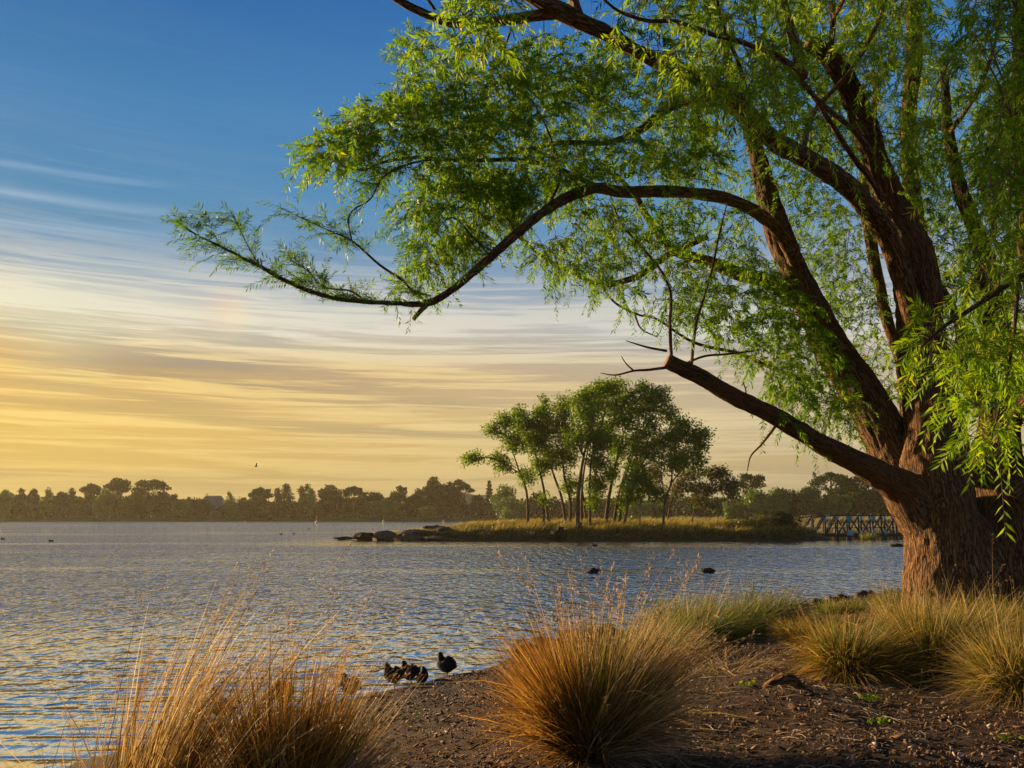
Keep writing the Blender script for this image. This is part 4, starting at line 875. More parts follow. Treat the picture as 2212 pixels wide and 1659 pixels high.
rt(905, 640, 'straw-coloured tussock leaning right just behind the round gold one', .85, 1900, [('straw', .8, 1, 1.1), ('gold', .5, .9, .8)], .5, .0065, 26, .26)
rt(905, 612, 'small green tussock at the left foot of the willow beside the stones', .62, 1500, [('green', 1, 1, 1), ('gold', .6, 1, 1.2)], .5, .008, 40, .4, .08)
rt(962, 622, 'gold tussock standing right against the willow trunk', .66, 1700, [('gold', 1, 1, 1), ('straw', .4, 1, 1)], .4, .008, 24, .35)
rt(1015, 628, 'olive tussock against the second willow trunk by the edge', .62, 1500, [('gold', 1, 1, 1), ('green', .5, 1, 1)], .4, .008, 20, .35)
rt(735, 640, 'broad green rush clump between the straw fan and the round gold tussock', 1.0, 2200, [('green', 1, 1, 1), ('gold', .3, .9, 1.2), ('dead', .3, .7, 1.9)], .45, .008, 50, .4, .08)
rt(678, 640, 'green rush clump rising just behind the pale straw fan', 1.0, 1600, [('green', 1, 1, .8), ('straw', .3, 1, 1.1)], .4, .008, 40, .35, .08)
rt(846, 613, 'small green-gold tuft at the foot of the stones', .4, 1300, [('green', 1, 1, 1), ('gold', .6, 1, 1)], .5, .009, 16, .5)
rt(812, 640, 'low golden clump in front of the row of stones', .55, 1300, [('gold', 1, 1, 1), ('orange', .4, 1, 1.2), ('dead', .3, 1, 1.8)], .6, .007, 0, .4)
# dead straw lying on the mulch between the tussocks
def litter(n, region, label):
    X = rng.uniform(region[0], region[1], n); Y = rng.uniform(region[2], region[3], n); c = vnoise(X / .5 + 90, Y / .5 + 90, 64, 91); k = (c > rng.uniform(-.6, .8, n)) & (sdist(NEAR, X, Y) > .8)
    X = X[k]; Y = Y[k]; n = len(X); th = rng.normal(.3, .9, n); L = rng.uniform(.04, .2, n); t = np.linspace(-.5, .5, 4)[None]; cu = rng.normal(0, .25, n)[:, None]
    px_ = X[:, None] + np.cos(th)[:, None] * L[:, None] * t; py_ = Y[:, None] + np.sin(th)[:, None] * L[:, None] * t + cu * L[:, None] * t ** 2
    pz = height(px_, py_) + .012 + rng.uniform(0, .04, (n, 1)) * (1 - 4 * t ** 2 * .5)
    W = rng.uniform(.0012, .0024, n)[:, None] * np.ones((1, 4)); V, Fq = ribbons(np.stack([px_, py_, pz], -1), W)
    tag(link('straw_litter', mesh('straw_litter', V, Fq, attrs={'tint': np.repeat(rng.random(n), 8), 'along': np.repeat(rng.uniform(.2, 1, n), 8)}), GR['dead']), label, 'straw', kind='stuff')
litter(4500, (.9, 5.2, 6.2, 10.5), 'dead straw lying on the mulch round the right-hand tussocks')
litter(3000, (-1.0, 2.6, 4.4, 8.5), 'dead straw lying on the mulch round the central tussock')
# small weeds and yellow leaves
def weed(px, py, label, n, L, mat):
    x, y = gpos(px, py); z = float(height(x, y)); th = rng.uniform(0, 6.28, n)
    pos = np.stack([x + rng.normal(0, .05, n), y + rng.normal(0, .04, n), np.full(n, z + .01) + rng.uniform(0, .035, n)], -1)
    dr = np.stack([np.cos(th), np.sin(th), rng.uniform(.1, .9, n)], -1); V, Fq, t = leaves(pos, dr, L * rng.uniform(.6, 1.2, n), L * .5, rng.random(n))
    o = link('weed', mesh('weed', V - np.array([x, y, z]), Fq, attrs={'tint': t}), M[mat], loc=(x, y, z)); tag(o, label, 'weed', 'small weeds in the mulch')
weed(748, 687, 'bright green weed in the mulch left of the root pair, under the round tussock', 26, .04, 'leaf_isl')
weed(868, 702, 'larger bright green weed patch below the round gold tussock', 70, .045, 'leaf_isl')
weed(880, 725, 'green weed in the mulch directly below the larger weed patch', 34, .04, 'leaf_isl')
weed(1008, 742, 'small green weed near the bottom right corner', 20, .04, 'leaf_isl')
weed(700, 712, 'tiny green weed right of the central tussock', 16, .03, 'leaf_isl')
weed(415, 718, 'tiny green weed left of the central tussock on bare soil', 14, .03, 'leaf_isl')
M['yel'] = mat_leaf('fallen_leaf', [(0.0, (0.55, 0.33, 0.03)), (1.0, (0.75, 0.52, 0.06))], .2)
def fallen(px, py, label):
    x, y = gpos(px, py); z = float(height(x, y)) + .012
    V, Fq, t = leaves(np.array([[0, 0, 0.]]), np.array([[1, .3, .15]]), .12, .035, rng.random(1))
    o = link('fallen_leaf', mesh('fallen_leaf', V, Fq, attrs={'tint': t}), M['yel'], loc=(x, y, z)); tag(o, label, 'leaf', 'yellow fallen leaves')
fallen(813, 681, 'long yellow fallen leaf on the mulch below the round gold tussock')
fallen(648, 735, 'small yellow fallen leaf right of the central tussock foot')

# ---------------------------------------------------------------- coots
def coot(px, py, label, rz, pose, d=None, s=1.0, group='black water birds resting on the shore', legs=1):
    """rz: heading (0 = facing left in the picture)"""
    g = P(px, py, d); zt = float(height(g[0], d)); g[2] = max(zt, 0.0) if zt > -.08 else 0.0
    root = empty('coot', g, rz, label, 'bird', group)
    hz = .10 * s if legs else .01
    # body of lofted rings, bill towards -x
    prof = {'up':   [(.150, 0, .120, .006), (.130, 0, .128, .034), (.095, 0, .142, .080), (.045, 0, .152, .113), (0, 0, .158, .122), (-.045, 0, .170, .114), (-.075, 0, .192, .094), (-.090, 0, .224, .068), (-.098, 0, .250, .052), (-.104, 0, .274, .044), (-.112, 0, .292, .040), (-.128, 0, .300, .028), (-.142, 0, .296, .013)],
            'tall': [(.150, 0, .125, .006), (.130, 0, .130, .032), (.09, 0, .138, .072), (.045, 0, .145, .098), (0, 0, .150, .106), (-.045, 0, .158, .096), (-.075, 0, .180, .070), (-.088, 0, .225, .044), (-.09, 0, .27, .033), (-.092, 0, .31, .030), (-.098, 0, .335, .033), (-.112, 0, .348, .027), (-.126, 0, .343, .012)],
            'tuck': [(.145, 0, .120, .006), (.125, 0, .130, .04), (.09, 0, .145, .088), (.045, 0, .155, .118), (0, 0, .160, .126), (-.045, 0, .166, .116), (-.080, 0, .182, .094), (-.088, 0, .212, .068), (-.078, 0, .240, .050), (-.050, 0, .258, .038), (-.020, 0, .256, .022), (-.006, 0, .250, .008)],
            'swim': [(.18, 0, .055, .006), (.15, 0, .05, .03), (.10, 0, .04, .06), (.04, 0, .035, .075), (-.03, 0, .035, .075), (-.09, 0, .05, .056), (-.12, 0, .085, .036), (-.13, 0, .12, .027), (-.138, 0, .145, .029), (-.152, 0, .155, .024), (-.165, 0, .152, .011)]}[pose]
    p = np.array(prof) * s
    if pose != 'swim': p[:, 2] += (hz - .045 * s)
    V, Fq, uv = tube_arrays(spline(p, .012), 18, .0, 3); V[:, 1] *= .84
    link('body', mesh('body', V, Fq, uv), M['coot'], root, True)
    hd = p[-2]
    if pose != 'tuck':
        tp = np.array([(hd[0] + .004 * s, 0, hd[2] + .010 * s, .011 * s), (hd[0] - .012 * s, 0, hd[2] + .004 * s, .010 * s), (hd[0] - .03 * s, 0, hd[2] - .008 * s, .006 * s), (hd[0] - .046 * s, 0, hd[2] - .016 * s, .0015)])
        V, Fq, uv = tube_arrays(spline(tp, .006), 8, 0, 1); V[:, 1] *= .7; link('bill', mesh('bill', V, Fq, uv), M['bill'], root, True)
    if pose != 'swim':
        for yy in ([.0] if legs == 1 else [-.03 * s, .03 * s]):
            tp = np.array([(0.0, yy, hz + .03 * s, .014 * s), (.004, yy, hz * .55, .008 * s), (0, yy, .006, .008 * s)])
            V, Fq, uv = tube_arrays(spline(tp, .012), 8, 0, 1); A = Acc(); A.add(V, Fq)
            for a in (-.45, 0, .45):
                tt = np.array([(0, yy, .008, .0045), (-.03 * math.cos(a) * s, yy + .03 * math.sin(a) * s, .006, .0055), (-.062 * math.cos(a) * s, yy + .062 * math.sin(a) * s, .003, .002)])
                V, Fq, _ = tube_arrays(spline(tt, .012), 6, 0, 1); A.add(V, Fq)
            A.build('leg', M['shank'], root, True)
    return root
coot(221, 713, 'leftmost brown-black bird of the shore row, neck stretched up behind tall stalks', .15, 'tall', 10.5)
coot(282, 702, 'bird with its head tucked in, second from the left, half hidden by the orange tussock', .5, 'tuck', 11.3, 1.05)
coot(351, 690, 'hunched bird at the right edge of the orange tussock stalks, third from the left', .1, 'up', 12.2)
coot(394, 686, 'black bird on the bank edge with its bill pointing left, crossed by straw stalks', .05, 'up', 12.75)
coot(411, 681, 'slim dark bird on one leg, overlapping the bird behind it', .0, 'up', 13.1)
coot(421, 680, 'bird turned away with a rounded back, pressed against the bird on one leg', 2.1, 'tuck', 13.5, 1.02)
coot(447, 675.5, 'plump black bird on one thin leg at the right end of the row', -.25, 'up', 13.9, 1.08)
DUCKS = [(595, 546, 'small duck floating just in front of the island bank'), (51, 541.5, 'tiny dark bird on the water near the left edge, second from it'), (281, 534.4, 'tiny dark bird on the far water, left one of a close pair'),
         (294, 533.8, 'tiny dark bird on the far water, right one of a close pair'), (309, 529, 'tiny dark bird on the open water nearest to the yellow buoy'), (3, 539.5, 'tiny dark bird on the water at the very left edge')]
for i, (px, py, lab) in enumerate(DUCKS):
    g = G(px, py, 0); coot(px, py, lab, [0, .3, 0, 3.0, .2, 0][i], 'swim', g[1], 1.5, 'water birds swimming on the lake')
# flying bird
g = P(256, 466.5, 105); fb = empty('flying_bird', g, .3, 'small bird flying above the far trees with raised wings', 'bird')
V, Fq, uv = tube_arrays(spline(np.array([(.22, 0, 0, .008), (.1, 0, 0, .04), (-.05, 0, 0, .045), (-.16, 0, .01, .03), (-.22, 0, .0, .006)]), .03), 10, 0, 1)
link('body', mesh('body', V, Fq, uv), M['coot'], fb, True)
for sgn, up in ((1, .34), (-1, .30)):
    A = Acc(); v = np.array([(-.08, 0, .02), (.08, 0, .02), (.10, .22 * sgn, up * .6), (-.04, .24 * sgn, up * .65), (.14, .38 * sgn, up * 1.4), (.06, .40 * sgn, up * 1.45)])
    A.add(np.vstack([v, v + [0, 0, .008]]), np.array([[0, 1, 2, 3], [3, 2, 4, 5], [6, 9, 8, 7], [9, 11, 10, 8], [0, 3, 9, 6], [3, 5, 11, 9], [1, 7, 8, 2], [2, 8, 10, 4]])); A.build('wing', M['coot'], fb)
# ---------------------------------------------------------------- island turf
def field(name, label, cat, region, n, L, width, mat, poly=None, margin=.3, zmin=.12, K_=4, cl=1.5, lean=.35, cond=None):
    X = rng.uniform(region[0], region[1], n * 3); Y = rng.uniform(region[2], region[3], n * 3)
    s = sdist(poly, X, Y); Z = height(X, Y); c = vnoise(X / cl + 200, Y / cl + 200, 64, 90)
    k = (s > margin) & (Z > zmin) & (c > rng.uniform(-1.0, .3, len(X)))
    if cond is not None: k &= cond(X, Y)
    X = X[k][:n]; Y = Y[k][:n]; Z = Z[k][:n]; c = c[k][:n]; m = len(X)
    LL = L * rng.uniform(.5, 1.15, m) * (1 + .35 * c); th = rng.uniform(0, 6.28, m); an = np.abs(rng.normal(lean, .2, m))
    hd = np.stack([np.sin(an) * np.cos(th), np.sin(an) * np.sin(th), np.cos(an)], -1); t = np.linspace(0, 1, K_)[None, :, None]
    Pp = np.stack([X, Y, Z - .03], -1)[:, None] + hd[:, None] * LL[:, None, None] * t + np.array([.3, 0, -.25]) * LL[:, None, None] * t ** 2
    W = width / 2 * rng.uniform(.6, 1.3, m)[:, None] * (1 - np.linspace(0, 1, K_) ** 2 * .85)[None]
    V, Fq = ribbons(Pp, W); tint = np.repeat(rng.random(m) * .6 + .4 * (c * .5 + .5), K_ * 2)
    o = link(name, mesh(name, V, Fq, attrs={'tint': tint, 'along': np.repeat(np.tile(np.linspace(0, 1, K_), m), 2)}), GR[mat]); tag(o, label, cat, kind='stuff'); return o
GR['isle'] = mat_grass('island_dry_grass', (0.06, 0.065, 0.014), (0.20, 0.18, 0.018), (0.46, 0.34, 0.05), .35)
GR['sedge'] = mat_grass('island_sedge', (0.03, 0.03, 0.012), (0.075, 0.075, 0.020), (0.20, 0.15, 0.045), .25)
GR['reed'] = mat_grass('reed_bed', (0.10, 0.11, 0.02), (0.24, 0.22, 0.05), (0.40, 0.34, 0.11), .3)
GR['yreed'] = mat_grass('yellow_reed', (0.16, 0.18, 0.02), (0.34, 0.34, 0.04), (0.46, 0.44, 0.08), .4)
field('island_grass', 'tall golden dry grass covering the island', 'grass', (-9, 33, 95.5, 113), 30000, 1.1, .05, 'isle', ISLE, 1.0, .5, cond=lambda X, Y: (X > -8.2))
field('island_sedge', 'dark olive sedge hanging over the island edge', 'sedge', (-9, 34, 94, 101), 9000, .75, .07, 'sedge', ISLE, .1, .08, cl=1.1, lean=.6, cond=lambda X, Y: (X > -7.6) & (sdist(ISLE, X, Y) < 2.2))
field('island_tufts', 'orange tufts growing between the boulders of the island tip', 'grass', (-16, -7, 97, 108), 4200, .85, .05, 'isle', ISLE, 1.0, .1, cl=1.4)
# two denser shrubs at the right end
def leafball(acc, c, r, n, size, tint=(0, 1), shell=.55, flat=1.0):
    c = np.asarray(c, float); r = np.asarray(r, float)
    d = nrm(rng.normal(size=(n, 3))); rad = (shell + (1 - shell) * rng.random((n, 1))) ** .7
    pos = c + d * r * rad; dr = rng.normal(size=(n, 3)); s = size * rng.uniform(.6, 1.3, n)
    V, Fq, t = leaves(pos, dr, s, s * .75, rng.uniform(*tint, n)); acc.add(V, Fq, tint=t)
for px, d, w, h, lab, mt in ((782, 98, 2.9, 2.3, 'dark round bush at the right end of the island beside the footbridge', 'leaf_far'), (762, 98.5, 3.2, 1.9, 'mid-green bush left of the dark round one near the footbridge', 'leaf_gum'), (738, 99.5, 2.6, 1.2, 'low green-gold bush standing in the island grass, left of the other two bushes', 'leaf_gum')):
    b = P(px, 535, d); b[2] = float(height(b[0], d)); A = Acc(); sh = empty('shrub', b, label=lab, cat='bush')
    for _ in range(9): leafball(A, (b[0] + rng.normal(0, w * .28), b[1] + rng.normal(0, .6), b[2] + h * rng.uniform(.25, .62)), (w * .33, 1.0, h * .36), 260, .2)
    A.build('crown', M[mt], sh, origin=b)
    T = Acc()
    for _ in range(5):
        V, Fq, _u = tube_arrays(spline(np.array([(0, 0, -.1, .05), (rng.normal(0, .3), rng.normal(0, .2), h * .35, .035), (rng.normal(0, .6), rng.normal(0, .4), h * .7, .012)]), .3), 6, 0, 1); T.add(V, Fq)
    T.build('stems', M['bark_grey'], sh)

# ---------------------------------------------------------------- island trees
def branchy(root, origin, trunk, blobs, nl, size, mat, barkm, seed, nbr=None, twigr=.02):
    """trunk: list of polylines (x,y,z,r); blobs: (center, radii, weight)"""
    g = np.random.default_rng(seed)
    nodes = []
    for i, tp in enumerate(trunk):
        path = spline(np.array(tp), .35); V, Fq, uv = tube_arrays(path, 12, .012 if path[0, 3] > .1 else .0, seed + i)
        link('trunk' if i == 0 else 'limb', mesh('trunk', V - origin, Fq, uv), M[barkm], root, True)
        k = path[:, 2] > origin[2] + .30 * (max(p[2] for p in tp) - origin[2]); nodes += [Vector(v[:3]) for v in path[k]]
    w = np.array([b[2] for b in blobs], float); w /= w.sum(); pts = []
    ncl = max(10, int(nl / 15))
    for b, ww in zip(blobs, w):
        m = max(3, int(ncl * ww)); d = nrm(g.normal(size=(m, 3))); pts.append(np.array(b[0]) + d * np.array(b[1]) * g.random((m, 1)) ** .55 * np.where(g.random((m, 1)) < .22, 1.35, 1.0))
    pts = np.vstack(pts); kd = kdtree.KDTree(len(nodes)); [kd.insert(v, i) for i, v in enumerate(nodes)]; kd.balance()
    dist = np.array([kd.find(Vector(p))[2] for p in pts]); order = np.argsort(dist); Ps = []; Rs = []
    for b0 in range(0, len(order), 25):
        new = []
        for i in order[b0:b0 + 25]:
            s = Vector(pts[i]); s2 = s - Vector((0, 0, .5 * 0.6)); co, _, dd = kd.find(s2)
            t = np.linspace(0, 1, 5)[:, None]; a = np.array(co); e = np.array(s); p = a + (e - a) * t + np.array([0, 0, -.10 * dd]) * 4 * t * (1 - t); p[1:-1] += g.normal(0, .05 * dd, (3, 3))
            Ps.append(p); Rs.append(np.linspace(min(.07, twigr + .012 * dd), .010, 5)); new += [Vector(q) for q in p[1:]]
        nodes += new; kd = kdtree.KDTree(len(nodes)); [kd.insert(v, i) for i, v in enumerate(nodes)]; kd.balance()
    V, Fq = batch_tubes(np.array(Ps), np.array(Rs), 4); link('branches', mesh('branches', V - origin, Fq), M[barkm], root)
    # leaf clumps round each branch end
    nl = int(nl * 1.2); per = nl // len(pts); pos = (pts[:, None] + g.normal(0, 1, (len(pts), per, 3)) * np.array([.34, .34, .25])).reshape(-1, 3)
    s = size * g.uniform(.6, 1.35, len(pos)); base = np.repeat(g.random(len(pts)), per) * .6 + g.random(len(pos)) * .4
    V, Fq, t = leaves(pos, g.normal(size=(len(pos), 3)) + [0, 0, -.2], s, s * .62, base)
    link('crown', mesh('crown', V - origin, Fq, attrs={'tint': t}), M[mat], root)
def C2(cx, cy): return ((1200 + cx * .8137) / 4, (1500 + cy * .8137) / 4)      # coordinates read off the island close-up
def isle_tree(d, trunk, blobs, nl, label, mat='leaf_isl', r0=.26, size=.27, seed=1, limbs=(), bark='bark_grey', thick=2.2):
    bx, by = C2(*trunk[0]); b = P(bx, by, d); b[2] = float(height(b[0], d)) - .05
    def tl(pts, ra, rb, base=False):
        out = []
        for i, (cx, cy) in enumerate(pts):
            q = P(*C2(cx, cy), d + (0 if i == 0 else rng.normal(0, .35)))
            if base and i == 0: q = b
            out.append((*q, ra + (rb - ra) * i / (len(pts) - 1)))
        return out
    root = empty('island_tree', b, label=label, cat='tree', group='slender trees on the island')
    r0 *= .8; tr = [tl(trunk, r0, .05, True)] + [tl(l, r0 * .5, .04) for l in limbs]
    bl = []
    for cx, cy, rx, ry in blobs:
        c = P(*C2(cx, cy), d + rng.uniform(-thick * .4, thick * .4)); sc_ = .8137 / 4 / F * d
        bl.append((c, (rx * sc_, max(1.2, min(thick, rx * sc_)), ry * sc_), rx * ry))
    branchy(root, b, tr, bl, nl, size, mat, bark, seed)
isle_tree(101, [(1120, 705), (1118, 620), (1105, 540), (1080, 480), (1060, 420), (1030, 330)], [(960, 270, 60, 40), (1010, 220, 45, 50), (990, 420, 60, 40), (1050, 330, 70, 60), (870, 400, 55, 28), (825, 420, 30, 26), (1110, 500, 45, 45), (1000, 460, 40, 25)], 4600,
          'leftmost island tree with a long arm reaching out left over the water', seed=101, r0=.2, limbs=[[(1090, 490), (1010, 440), (930, 405), (870, 410), (820, 430)]])
isle_tree(103, [(1225, 708), (1205, 600), (1185, 500), (1160, 400), (1110, 300)], [(1100, 250, 70, 70), (1080, 190, 40, 40), (1150, 330, 65, 70), (1180, 450, 50, 60)], 4600, 'slender tree, second from the left on the island, leaning left', seed=103, r0=.24)
isle_tree(99.5, [(1197, 708), (1198, 650), (1196, 622)], [(1197, 605, 28, 24)], 260, 'short broken trunk with a tuft of leaves between the two leftmost island trees', seed=105, r0=.18)
isle_tree(104, [(1310, 700), (1285, 600), (1250, 500), (1220, 400), (1200, 280)], [(1190, 190, 55, 55), (1190, 280, 70, 80), (1240, 400, 55, 60), (1200, 130, 25, 25)], 5000, 'island tree with a trunk bending left under a high pale crown, third large one', seed=107, r0=.24)
isle_tree(102, [(1330, 702), (1325, 600), (1300, 500), (1290, 380), (1290, 260)], [(1290, 160, 60, 60), (1290, 260, 70, 80), (1310, 400, 60, 80), (1330, 540, 45, 60)], 5000, 'straight island tree just left of the pale thick trunk', seed=109, r0=.24)
isle_tree(97.5, [(1362, 716), (1368, 600), (1378, 500), (1395, 400), (1420, 300), (1440, 200)], [(1370, 130, 50, 50), (1430, 110, 60, 60), (1400, 230, 70, 80), (1470, 300, 70, 60), (1360, 320, 70, 70)], 5200, 'island tree with the thickest pale grey trunk, standing nearest the water in the middle', seed=111, r0=.34, limbs=[[(1395, 400), (1350, 300), (1330, 220)], [(1420, 330), (1480, 250), (1500, 160)]])
isle_tree(103, [(1385, 708), (1385, 600), (1395, 480), (1420, 340), (1450, 200)], [(1450, 90, 60, 50), (1500, 60, 60, 40), (1430, 180, 70, 70)], 3600, 'thin tree directly behind the pale thick trunk with one of the highest crowns', seed=113, r0=.2)
isle_tree(104, [(1410, 708), (1395, 620), (1385, 520), (1400, 380), (1520, 160)], [(1540, 70, 60, 50), (1540, 160, 70, 70), (1510, 260, 60, 60), (1580, 40, 35, 22)], 3800, 'thin tree right behind the pale trunk whose crown leans right', seed=115, r0=.2)
isle_tree(98.5, [(1425, 716), (1425, 620), (1425, 500), (1440, 380), (1480, 280)], [(1460, 430, 55, 60), (1460, 540, 50, 60), (1480, 330, 60, 60), (1440, 620, 35, 40)], 3800, 'short-crowned tree just right of the pale trunk, leafy low down', seed=117, r0=.22)
isle_tree(101, [(1503, 708), (1515, 620), (1535, 520), (1560, 400), (1600, 260)], [(1610, 120, 60, 60), (1600, 220, 70, 70), (1560, 350, 70, 80), (1530, 480, 50, 60)], 4800, 'island tree with a dark sturdy trunk right of centre', seed=119, r0=.32)
isle_tree(103, [(1540, 708), (1560, 620), (1580, 540), (1620, 400), (1670, 200)], [(1690, 80, 55, 55), (1680, 170, 70, 60), (1720, 130, 50, 60), (1650, 320, 60, 70)], 3600, 'tall open-crowned tree leaning right behind the dark sturdy trunk', seed=121, r0=.22)
isle_tree(102, [(1565, 708), (1580, 620), (1600, 500), (1650, 360), (1740, 180)], [(1760, 110, 45, 60), (1790, 180, 60, 60), (1830, 200, 35, 40), (1720, 260, 60, 60), (1640, 440, 60, 60), (1790, 90, 20, 40)], 3800, 'tree with sparse upper twigs forming the right shoulder of the grove', seed=123, r0=.26)
isle_tree(99.5, [(1590, 710), (1610, 640), (1635, 550), (1680, 440), (1740, 340)], [(1700, 380, 70, 60), (1620, 560, 50, 50), (1660, 500, 60, 60), (1760, 330, 60, 60), (1590, 620, 40, 35)], 4600, 'leaning tree with a broad mid-height crown right of the dark trunks', seed=125, r0=.24)
isle_tree(98, [(1782, 700), (1795, 620), (1825, 530), (1830, 440), (1850, 340)], [(1880, 280, 70, 50), (1830, 310, 60, 60), (1950, 330, 60, 70), (1850, 420, 80, 60), (1960, 430, 45, 60), (1980, 290, 50, 35), (1880, 240, 50, 30)], 6200, 'bright leafy tree with pale forked stems at the right of the grove', seed=127, r0=.2, limbs=[[(1795, 625), (1780, 520), (1775, 430), (1790, 350)], [(1825, 530), (1880, 460), (1930, 380), (1980, 300)]])
isle_tree(100, [(1672, 702), (1670, 640), (1690, 590), (1720, 540)], [(1650, 600, 50, 40), (1720, 560, 60, 40), (1760, 590, 50, 40), (1690, 520, 50, 40)], 2400, 'low open bushy tree with thin forked stems between the grove and the bright leafy tree', seed=129, r0=.1, limbs=[[(1668, 650), (1640, 600), (1610, 570)]], bark='bark_grey')
isle_tree(100.5, [(1920, 700), (1945, 640), (1990, 600), (2040, 560)], [(2040, 490, 60, 36), (2100, 540, 55, 45), (2000, 560, 60, 40), (2130, 590, 30, 40), (2030, 640, 16, 30), (1960, 620, 40, 30), (2080, 470, 30, 22)], 3400, 'low dark spreading tree at the right end of the grove, leaning right', mat='leaf_gum', seed=131, r0=.11, limbs=[[(1840, 690), (1880, 640), (1940, 590), (1990, 540)]])
isle_tree(103.5, [(1800, 700), (1830, 610), (1880, 540), (1920, 470)], [(1900, 500, 70, 50), (1860, 560, 60, 40), (1920, 560, 50, 40), (1750, 480, 60, 60), (1880, 400, 70, 60)], 3600, 'gum-like tree with hanging leaves behind the bright leafy tree', mat='leaf_gum', seed=133, r0=.14, limbs=[[(1800, 690), (1770, 620), (1740, 560)]])

# sign post in the island grass
g = P(1380 * .8137 / 4 + 300, 553, 95.8); g[2] = float(height(g[0], 95.8)); s_ = empty('sign_post', (g[0], 95.8, g[2]), label='small dark sign board on a short post in the island grass', cat='sign')
g2 = P((1200 + 1376 * .8137) / 4, (1500 + 738 * .8137) / 4, 95.8)
A = Acc(); box(A, (g2[0] - g[0], -.04, g2[2] - g[2]), (.42, .05, .62)); A.build('board', M['metal'], s_)
A = Acc(); bar(A, (g2[0] - g[0], 0, -.2), (g2[0] - g[0], 0, g2[2] - g[2] + .2), .07, .07); A.build('post', M['wood'], s_)

# ---------------------------------------------------------------- footbridge
br0 = P(813.6, 540, 100.0); bx0 = br0[0]
ux = np.array([.965, .262, 0]); ux /= np.linalg.norm(ux); nv_ = np.array([-ux[1], ux[0], 0])
BO = np.array([bx0, 100.0, 0.0]); SP = 1.62; NB = 10; WD = 2.6
br = empty('footbridge', BO, label='grey timber truss footbridge with blue painted plates between the island and the bank', cat='bridge')
zb, zt = .42, 2.72
def BP(i, side, z): return ux * SP * i + nv_ * (WD if side else 0) + np.array([0, 0, z])
def ztop(i): return zt - .28 * max(0, 1.6 - i) / 1.6
for side in (0, 1):
    A = Acc()
    for i in range(NB): bar(A, BP(i, side, ztop(i)), BP(i + 1, side, ztop(i + 1)), .16, .14)
    A.build('top_rail', M['wood'], br)
    A = Acc(); bar(A, BP(-.2, side, zb), BP(NB + .2, side, zb), .2, .30); A.build('bottom_beam', M['wood'], br)
    for i in range(NB + 1):
        A = Acc(); bar(A, BP(i, side, -1.2 if side == 0 or i % 2 == 0 else zb) , BP(i, side, ztop(i) - .07), .19, .19); A.build('post', M['wood'], br)
    for i in range(NB):
        up = (i % 4) < 3 if i < 4 else (i % 2 == 0)
        a, b = (BP(i + .06, side, zb + .15), BP(i + .94, side, ztop(i + 1) - .2)) if up else (BP(i + .06, side, ztop(i) - .2), BP(i + .94, side, zb + .15))
        A = Acc(); bar(A, a - nv_ * .0 + nv_ * .004, b + nv_ * .004, .12, .17); A.build('brace', M['wood'], br)
A = Acc()
for i in range(int(NB * SP / .25)):
    c = ux * (.12 + i * .25) + nv_ * WD / 2 + np.array([0, 0, zb + .19]); box(A, c, (.22, WD - .24, .06), np.stack([ux, nv_, [0, 0, 1]], 1))
A.build('deck', M['wood'], br)
A = Acc(); bar(A, BP(-.2, 1, 1.25), BP(NB, 1, 1.25), .05, .10); A.build('hand_rail', M['wood'], br)
def plate(i, z, w, h, half=0):
    A = Acc(); c = BP(i, 0, z) - nv_ * .125
    if not half: box(A, c, (w, .02, h), np.stack([ux, nv_, [0, 0, 1]], 1))
    else:
        n = 12; an = np.linspace(0, math.pi, n + 1); V = [c - nv_ * .01, c + nv_ * .01]
        for a in an:
            q = c + ux * math.cos(a) * w / 2 + np.array([0, 0, half * math.sin(a) * h]); V += [q - nv_ * .01, q + nv_ * .01]
        Fq = []
        for k in range(0, n, 2):
            Fq += [[0, 2 + 2 * k, 4 + 2 * k, 6 + 2 * k], [1, 7 + 2 * k, 5 + 2 * k, 3 + 2 * k]]
        for k in range(n): Fq.append([2 + 2 * k, 3 + 2 * k, 5 + 2 * k, 4 + 2 * k])
        A.add(np.array(V), np.array(Fq))
    A.build('blue_plate', M['blue'], br)
plate(3, zt - .12, .95, .62, -1); plate(3, zb + .0, .95, .62, 1)
for i in (4, 6): plate(i, zt - .36, .3, .52); plate(i, zb + .30, .3, .5)
for i in (5,): plate(i, zt - .36, .62, .52); plate(i, zb + .30, .3, .5)
plate(1, zt - .5, .34, .36); plate(2, zt - .3, .22, .42); plate(1.2, zt - .02, .6, .2)
# abutment wall
a = P(774, 535, 97.5); b_ = P(815, 535, 99.0)
A = Acc(); p0 = np.array([a[0], 96.6, 0]); p1 = np.array([b_[0] + .3, 98.6, 0]); bar(A, p0 + [0, 0, -.1], p1 + [0, 0, -.1], .5, 1.05)
tag(A.build('stone_wall', M['stone']), 'low grey concrete wall between the island and the footbridge', 'wall')
def reeds(name, label, X0, X1, Y0, Y1, n, L, w, mat, zwater=True):
    X = rng.uniform(X0, X1, n); Y = rng.uniform(Y0, Y1, n) if not callable(Y0) else Y0(X) + rng.uniform(-Y1, 0, n)
    LL = L * rng.uniform(.6, 1.1, n) * (1 + .15 * vnoise(X / 4 + 100, Y / 4 + 100, 64, 44)); t = np.linspace(0, 1, 4)[None, :, None]
    d = np.stack([rng.normal(0, .14, n), rng.normal(0, .14, n), np.ones(n)], -1)
    Pp = np.stack([X, Y, np.full(n, -.2)], -1)[:, None] + d[:, None] * LL[:, None, None] * t + np.array([.25, 0, -.1]) * LL[:, None, None] * t ** 2.5
    W = w / 2 * np.ones(n)[:, None] * (1 - np.linspace(0, 1, 4) ** 2 * .8)[None]; V, Fq = ribbons(Pp, W)
    o = link(name, mesh(name, V, Fq, attrs={'tint': np.repeat(rng.random(n), 8), 'along': np.repeat(np.tile(np.linspace(0, 1, 4), n), 2)}), GR[mat]); tag(o, label, 'reeds', kind='stuff')
